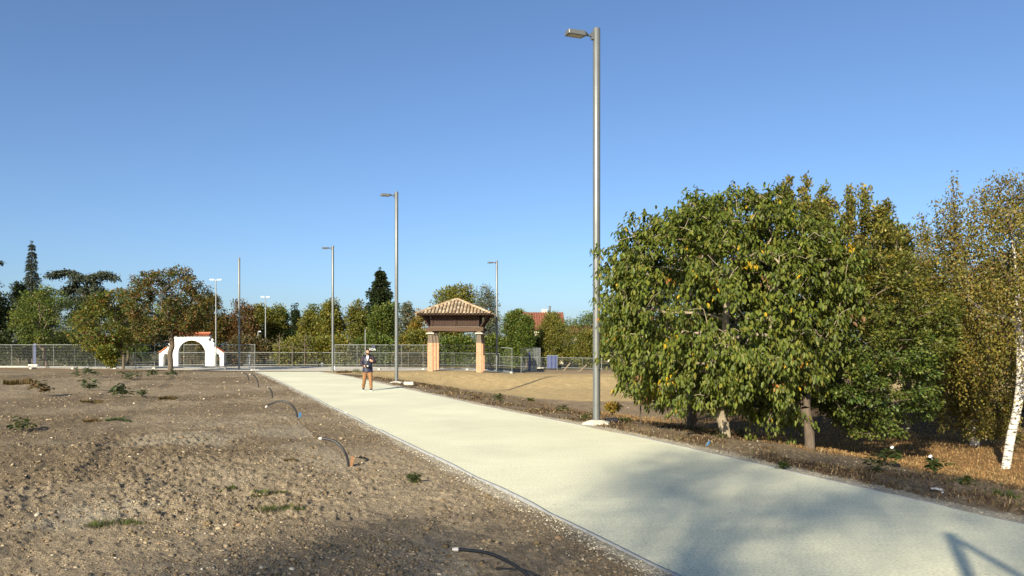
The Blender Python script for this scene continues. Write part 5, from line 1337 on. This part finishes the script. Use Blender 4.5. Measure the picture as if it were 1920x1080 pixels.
def person():
    d = 33.0; x0 = X(689.5, d)
    t = empty('person', (x0, d, 0), R(8)); t.scale = (.955, .955, .955); tag(t, 'man walking towards us on the path in navy jacket and tan trousers', 'person')
    # facing -y; his right is at -x
    def loft(path, n=16):
        # rings (x, y, z, rx, ry) swept along a chain; closed at both ends
        m = MB(); pts = [Vector(p[:3]) for p in path]; vs = []; fs = []; k = len(path)
        for i, p in enumerate(path):
            tdir = (pts[min(i + 1, k - 1)] - pts[max(i - 1, 0)]).normalized()
            fy = Vector((0, 1, 0)); fy = fy - tdir * fy.dot(tdir)
            if fy.length < .35: fy = Vector((0, 0, 1)) - tdir * tdir.z
            fy.normalize(); fx = fy.cross(tdir); rx = p[3]; ry = p[4] if len(p) > 4 else rx
            for j in range(n): a = 2 * math.pi * j / n; vs.append(pts[i] + fx * math.cos(a) * rx + fy * math.sin(a) * ry)
        for i in range(k - 1):
            for j in range(n): fs.append((i * n + j, i * n + (j + 1) % n, (i + 1) * n + (j + 1) % n, (i + 1) * n + j))
        fs.append(tuple(reversed(range(n)))); fs.append(tuple((k - 1) * n + j for j in range(n)))
        m.add(vs, fs); return mb_mesh(m)
    hipL, kneeL, ankL = (.095, 0, .90), (.125, -.13, .50), (.15, -.22, .10)
    hipR, kneeR, ankR = (-.095, 0, .90), (-.14, .03, .50), (-.195, .22, .11)
    shR, elR, wrR = (-.185, .02, 1.42), (-.275, .04, 1.15), (-.135, -.18, 1.06)
    shL, elL, wrL = (.185, .02, 1.42), (.32, -.02, 1.20), (.205, -.19, 1.27)
    V = dict(shR=shR, elR=elR, wrR=wrR, shL=shL, elL=elL, wrL=wrL)
    body = [loft([(0, 0, .82, .12, .09), (0, 0, .92, .155, .11), (0, 0, 1.1, .135, .095), (0, .01, 1.3, .16, .105), (0, .02, 1.42, .14, .085), (0, .02, 1.48, .065, .06), (0, .005, 1.55, .054, .054), (0, -.005, 1.62, .05, .05)]),
            loft([hipL + (.09,), tuple((np.array(hipL) + kneeL) / 2) + (.075,), kneeL + (.055,), tuple((np.array(kneeL) * .65 + np.array(ankL) * .35)) + (.055,), ankL + (.036,), (ankL[0], ankL[1], .03, .034)]),
            loft([hipR + (.09,), tuple((np.array(hipR) + kneeR) / 2) + (.075,), kneeR + (.055,), tuple((np.array(kneeR) * .65 + np.array(ankR) * .35)) + (.055,), ankR + (.036,), (ankR[0], ankR[1], .03, .034)]),
            loft([(-.10, .02, 1.40, .06), shR + (.058,), elR + (.042,), wrR + (.027,)]), loft([(.10, .02, 1.40, .06), shL + (.058,), elL + (.042,), wrL + (.027,)])]
    # head: rounded skull narrowing to the chin, turned a little to his left
    bm = bmesh.new(); bmesh.ops.create_uvsphere(bm, u_segments=28, v_segments=20, radius=1)
    for v in bm.verts:
        x, y, z = v.co; jaw = max(0, -z)
        v.co = Vector((x * .076 * (1 - .30 * jaw ** 1.5), y * .096 * (1 - .18 * jaw) - .012 * jaw, z * .118))
        if y < -.75 and -.25 < z < .3 and abs(x) < .22: v.co.y -= .02 * (1 - abs(x) / .22) * (1 - abs(z) / .3)      # nose
        if y < -.6 and .05 < z < .35 and .2 < abs(x) < .6: v.co.y += .010                                           # eye sockets
        if y < -.7 and -.55 < z < -.38: v.co.y -= .004                                                               # lips
    Rt = Matrix.Translation((0, -.012, 1.665)) @ Matrix.Rotation(R(22), 4, 'Z')
    bm.transform(Rt); hm = bpy.data.meshes.new('h'); bm.to_mesh(hm); bm.free()
    m = MB()
    for s in (-1, 1): m.tube([(s * .072, .012, -.03), (s * .08, .018, 0), (s * .076, .02, .028)], [.008, .013, .009], 6)
    em = mb_mesh(m); em.transform(Rt)
    # hands: palm, five fingers
    def hand(w, dirv, palm_n, curl, side):
        m = MB(); w = Vector(w); e = Vector(dirv).normalized(); n = Vector(palm_n).normalized(); s = e.cross(n).normalized() * side
        Mx = Matrix((s, e, n)).transposed(); m.box(w + e * .045, (.078, .095, .03), Mx)
        for i, (o, L) in enumerate([(-.029, .066), (-.010, .076), (.010, .071), (.028, .056)]):
            p = w + e * .088 + s * o; q = p + (e * math.cos(curl * .5) + n * math.sin(curl * .5)) * L * .5; u = q + (e * math.cos(curl * 1.4) + n * math.sin(curl * 1.4)) * L * .5
            m.tube([p - e * .02, p, q, u], [.0095, .0095, .0088, .007], 6)
        p = w + e * .03 - s * .034; q = p + (e * .6 - s * .7 + n * .3).normalized() * .036; u = q + (e * .9 - s * .1 + n * .45).normalized() * .03; m.tube([p, q, u], [.012, .010, .008], 6)
        return mb_mesh(m)
    hr = hand((-.135, -.18, 1.06), (.75, -.62, .08), (.35, .55, -.25), 1.0, 1); hl = hand((.205, -.19, 1.27), (-.72, -.25, .45), (-.3, .9, .1), 1.15, -1)
    fuse(body + [hm, em, hr, hl], .0065, 'body', M['skin'], t)
    # eyes, brows, mouth
    def on_head(m, nm, mat): me = mb_mesh(m); me.transform(Rt); me.materials.append(M[mat]); me.polygons.foreach_set('use_smooth', np.ones(len(me.polygons), dtype=bool)); return link(bpy.data.objects.new(nm, me), t)
    for s in (-1, 1):
        m = MB(); m.tube([(s * .031, -.080, .022), (s * .031, -.087, .022), (s * .031, -.0885, .022)], [.010, .008, .003], 8); on_head(m, 'eye', 'hair')
        m = MB(); m.tube([(s * .014, -.094, .041), (s * .032, -.092, .047), (s * .05, -.080, .041)], [.005, .0065, .004], 6); on_head(m, 'eyebrow', 'hair')
    # hair and beard
    bm = bmesh.new(); bmesh.ops.create_uvsphere(bm, u_segments=26, v_segments=18, radius=1)
    for v in bm.verts:
        x, y, z = v.co; v.co = Vector((x * .086, y * .104 + .008, z * .124 + .014 + .012 * max(z, 0)))
    dele = [v for v in bm.verts if (v.co.z < .052 + .25 * max(0, -v.co.y - .02) and v.co.y < -.012) or v.co.z < -.055]
    bmesh.ops.delete(bm, geom=dele, context='VERTS'); bm.transform(Rt); me = bpy.data.meshes.new('hair'); bm.to_mesh(me); bm.free(); me.materials.append(M['hair'])
    ho = link(bpy.data.objects.new('hair', me), t); so_ = ho.modifiers.new('s', 'SOLIDIFY'); so_.thickness = .014; so_.offset = 0
    bm = bmesh.new(); bmesh.ops.create_uvsphere(bm, u_segments=26, v_segments=22, radius=1)
    for v in bm.verts:
        x, y, z = v.co; jaw = max(0, -z); v.co = Vector((x * .081 * (1 - .28 * jaw ** 1.5), y * .102 * (1 - .17 * jaw) - .013 * jaw, z * .124))
    dele = [v for v in bm.verts if v.co.z > -.036 - (.0 if abs(v.co.x) < .03 else -.016) or v.co.y > .012 or (abs(v.co.x) < .017 and -.062 < v.co.z < -.048)]
    bmesh.ops.delete(bm, geom=dele, context='VERTS'); bm.transform(Rt); me = bpy.data.meshes.new('beard'); bm.to_mesh(me); bm.free(); me.materials.append(M['hair'])
    ho = link(bpy.data.objects.new('beard', me), t); so_ = ho.modifiers.new('s', 'SOLIDIFY'); so_.thickness = .008; so_.offset = 0
    # clothes
    jk = loft([(0, 0, .785, .212, .155), (0, 0, .80, .222, .165), (0, 0, .95, .212, .158), (0, -.005, 1.10, .195, .145), (0, .0, 1.26, .205, .148), (0, .01, 1.38, .205, .13), (0, .02, 1.45, .15, .105), (0, .02, 1.50, .095, .085), (0, .02, 1.525, .085, .08)], 28)
    fuse([jk], .011, 'jacket', M['jacket'], t)
    for a_, b_, c_ in ((shR, elR, wrR), (shL, elL, wrL)):
        w_ = tuple(b_[i] + (c_[i] - b_[i]) * .95 for i in range(3)); md_ = tuple((a_[i] + b_[i]) / 2 for i in range(3)); s0 = (a_[0] * .35, a_[1], a_[2] - .01)
        fuse([loft([s0 + (.045,), tuple(a_[i] * (.7, 1, 1)[i] for i in range(3)) + (.075,), tuple(a_[i] * (.98, 1, 1)[i] for i in range(3)) + (.086,), md_ + (.080,), b_ + (.070,), tuple((b_[i] + w_[i]) / 2 for i in range(3)) + (.062,), w_ + (.048,)], 18)], .010, 'sleeve', M['sleeve'], t)
    m = MB(); n = 14
    m.tube([(.115 * math.cos(a), .045 + .095 * math.sin(a), 1.505 + .02 * math.sin(a * 2)) for a in np.linspace(-.75, math.pi + .75, n)], [.03 + .02 * math.sin(math.pi * i / (n - 1)) for i in range(n)], 8); m.build('hood', M['shoe'], t, smooth=True)
    m = MB(); m.add([(-.055, -.115, 1.50), (.055, -.115, 1.50), (.012, -.165, 1.30), (-.012, -.165, 1.30), (-.05, -.09, 1.50), (.05, -.09, 1.50), (.012, -.145, 1.30), (-.012, -.145, 1.30)], [(3, 2, 1, 0), (4, 5, 6, 7), (0, 1, 5, 4), (1, 2, 6, 5), (2, 3, 7, 6), (3, 0, 4, 7)]); m.build('shirt_front', M['shirt'], t)
    m = MB(); m.bar((0, -.158, 1.29), (.004, -.152, .86), .012, .012); m.build('zip', M['shoe'], t)
    def leg(hp_, kn, an):
        md_ = tuple((hp_[i] + kn[i]) / 2 for i in range(3)); m2 = tuple((kn[i] + an[i]) / 2 for i in range(3))
        return loft([hp_ + (.112,), (hp_[0] * 1.05, hp_[1], .80, .112), md_ + (.097,), kn + (.082,), m2 + (.078,), (an[0], an[1], an[2] + .06, .066), (an[0], an[1], an[2] - .02, .068)], 18)
    fuse([loft([(0, 0, .74, .10, .10), (0, 0, .82, .185, .13), (0, 0, .95, .175, .125)], 24), leg(hipL, kneeL, ankL), leg(hipR, kneeR, ankR)], .011, 'trousers', M['trousers'], t)
    for (fx, fy, an, lift) in ((.15, -.235, -.06, 0), (-.195, .20, .1, 0)):
        sh = fuse([loft([(fx, fy + .085, .05, .030, .03), (fx, fy + .06, .055, .045, .045), (fx, fy - .05, .052, .046, .042), (fx, fy - .15, .040, .050, .030), (fx, fy - .205, .032, .035, .020)]), loft([(fx, fy + .035, .05, .042), (fx, fy + .04, .13, .045)])], .008, 'shoe', M['shoe'], t)
        m = MB(); m.box((fx, fy - .07, .012), (.10, .30, .024)); m.build('sole', M['shirt'], sh, bevel=.008)
    # bag strap across the chest
    m = MB(); m.tube([(.15, -.13, 1.44), (.06, -.168, 1.28), (-.08, -.158, 1.08), (-.15, -.10, .98)], .014, 6); m.build('camera_strap', M['shoe'], t, smooth=True)
    # camera in his right hand: a thing of its own
    cx = Matrix.Rotation(R(8), 3, 'Z') @ Vector((-.035, -.285, 1.07)) * .955
    cm = empty('photo_camera', (x0 + cx.x, d + cx.y, cx.z), R(8)); tag(cm, 'black camera with a pale lens held at the walking man\'s waist', 'camera')
    m = MB(); m.box((0, 0, 0), (.135, .055, .085)); m.box((0, 0, .052), (.05, .05, .03)); m.build('camera_body', M['black_plastic'], cm, bevel=.008)
    m = MB(); m.tube([(.03, -.02, 0), (.05, -.13, -.005)], [.027, .029], 14); m.build('lens_barrel', M['white_tape'], cm, smooth=True)
person()

# ------------------------------------------------------------------ what stands behind the viewer and throws the shade on the path
sdir = np.array([math.sin(R(24)), math.cos(R(24))]); cot = 1 / math.tan(R(24))
def behind_tree(label, bx, by, Ht, zc, crown_r, crown_h, n, per, leaf, seed, trunk_r, cx=0, cy=0):
    r = np.random.default_rng(seed); root = tree_root('shade_tree', label, 'tree', (bx, by, 0), 'trees behind the viewer')
    tips = lumpy_tips(n, np.array([crown_r, crown_r, crown_h]), r, 8) + [cx, cy, zc]
    s = np.linspace(0, 1, 10)[:, None]; trunk = np.array([[0, 0, -.1]]) * (1 - s) + np.array([[cx * .5, cy * .5, zc]]) * s
    P, par = skeleton(trunk, tips, seed, seg=.5, up=.15); v, q = limb_mesh(P, par, trunk_r, .005, k=7, ex=1.05); mesh_np('trunk', v, q, M['bark'], root)
    v, f, c = bushy_leaves(tips, per, .75, leaf, 'olive', r, centre=np.array([cx, cy, zc - 1])); mesh_np('crown', v, f, M['leaf'], root, col=c)
def shade_base(cx, cy, hgt): return cx - sdir[0] * hgt * cot, cy - sdir[1] * hgt * cot
bx_, by_ = shade_base(2.52, 9.18, 16.0)
behind_tree('tall tree standing behind the viewer, its trunk shading the path', bx_, by_, 18, 16.4, 3.4, 1.7, 260, 50, .085, 701, .24, .3, .3)
bx_, by_ = shade_base(6.3, 8.6, 17.0)
behind_tree('wide tree behind the viewer, on the far side of the path', bx_, by_, 18, 17.0, 4.2, 1.9, 350, 48, .085, 702, .18, .3, 0)
bx_, by_ = shade_base(-1.4, 5.2, 15.0)
behind_tree('narrower tree behind the viewer beside the pole', bx_, by_, 16, 15.0, 2.9, 1.4, 165, 46, .085, 703, .15, -.3, .0)
ap = np.array([4.40, 8.01]); hp = 5.0; b0 = ap - sdir * hp * cot
t = empty('braced_pole', (b0[0], b0[1], 0)); tag(t, 'timber pole with a slanting brace behind the viewer', 'pole')
m = MB(); m.tube([(0, 0, -.2), (0, 0, hp)], [.065, .055], 10); m.build('pole', M['wood_grey'], t, smooth=True)
ft = ap + np.array([-.19, -1.4]) / 1.413 * 11.2
m = MB(); m.tube([(0, 0, hp - .05), (ft[0] - b0[0], ft[1] - b0[1], -.1)], .04, 8); m.build('brace', M['wood_grey'], t, smooth=True)

# ------------------------------------------------------------------ camera, light, sky
cam = bpy.data.cameras.new('camera'); co = bpy.data.objects.new('camera', cam); C.objects.link(co)
co.location = (0, 0, HC); co.rotation_euler = (R(90), 0, 0)
cam.lens = 28.0; cam.sensor_width = 36.0; cam.sensor_fit = 'HORIZONTAL'
cam.shift_y = (HY - 540) / 1920.0; cam.clip_start = .05; cam.clip_end = 6000
bpy.context.scene.camera = co

SUN_EL = 24.0; SUN_AZ = 24.0     # shadows run 24 degrees to the right of the view
sun = bpy.data.lights.new('sun', 'SUN'); so = bpy.data.objects.new('sun', sun); C.objects.link(so)
sun.energy = 4.8; sun.angle = R(.53); sun.color = (1.0, .89, .71)
dirv = Vector((math.sin(R(SUN_AZ)) * math.cos(R(SUN_EL)), math.cos(R(SUN_AZ)) * math.cos(R(SUN_EL)), -math.sin(R(SUN_EL))))
so.rotation_euler = dirv.to_track_quat('-Z', 'Y').to_euler()
so.location = (-10, -20, 30)
w = bpy.data.worlds.new('World'); bpy.context.scene.world = w; w.use_nodes = True
nt = w.node_tree; bg = nt.nodes['Background']
sky = nt.nodes.new('ShaderNodeTexSky'); sky.sky_type = 'NISHITA'; sky.sun_disc = False
sky.sun_elevation = R(SUN_EL); sky.sun_rotation = R(180 + SUN_AZ)
sky.altitude = 150; sky.air_density = .8; sky.dust_density = 1.3; sky.ozone_density = 4.6
nt.links.new(sky.outputs['Color'], bg.inputs['Color']); bg.inputs['Strength'].default_value = .080
sc = bpy.context.scene
sc.view_settings.view_transform = 'Standard'; sc.view_settings.look = 'None'; sc.view_settings.exposure = 1.0; sc.view_settings.gamma = 1
sc.view_settings.use_curve_mapping = False
sc.cycles.max_bounces = 6; sc.cycles.diffuse_bounces = 3; sc.cycles.transmission_bounces = 3; sc.cycles.transparent_max_bounces = 4
sc.cycles.use_denoising = True
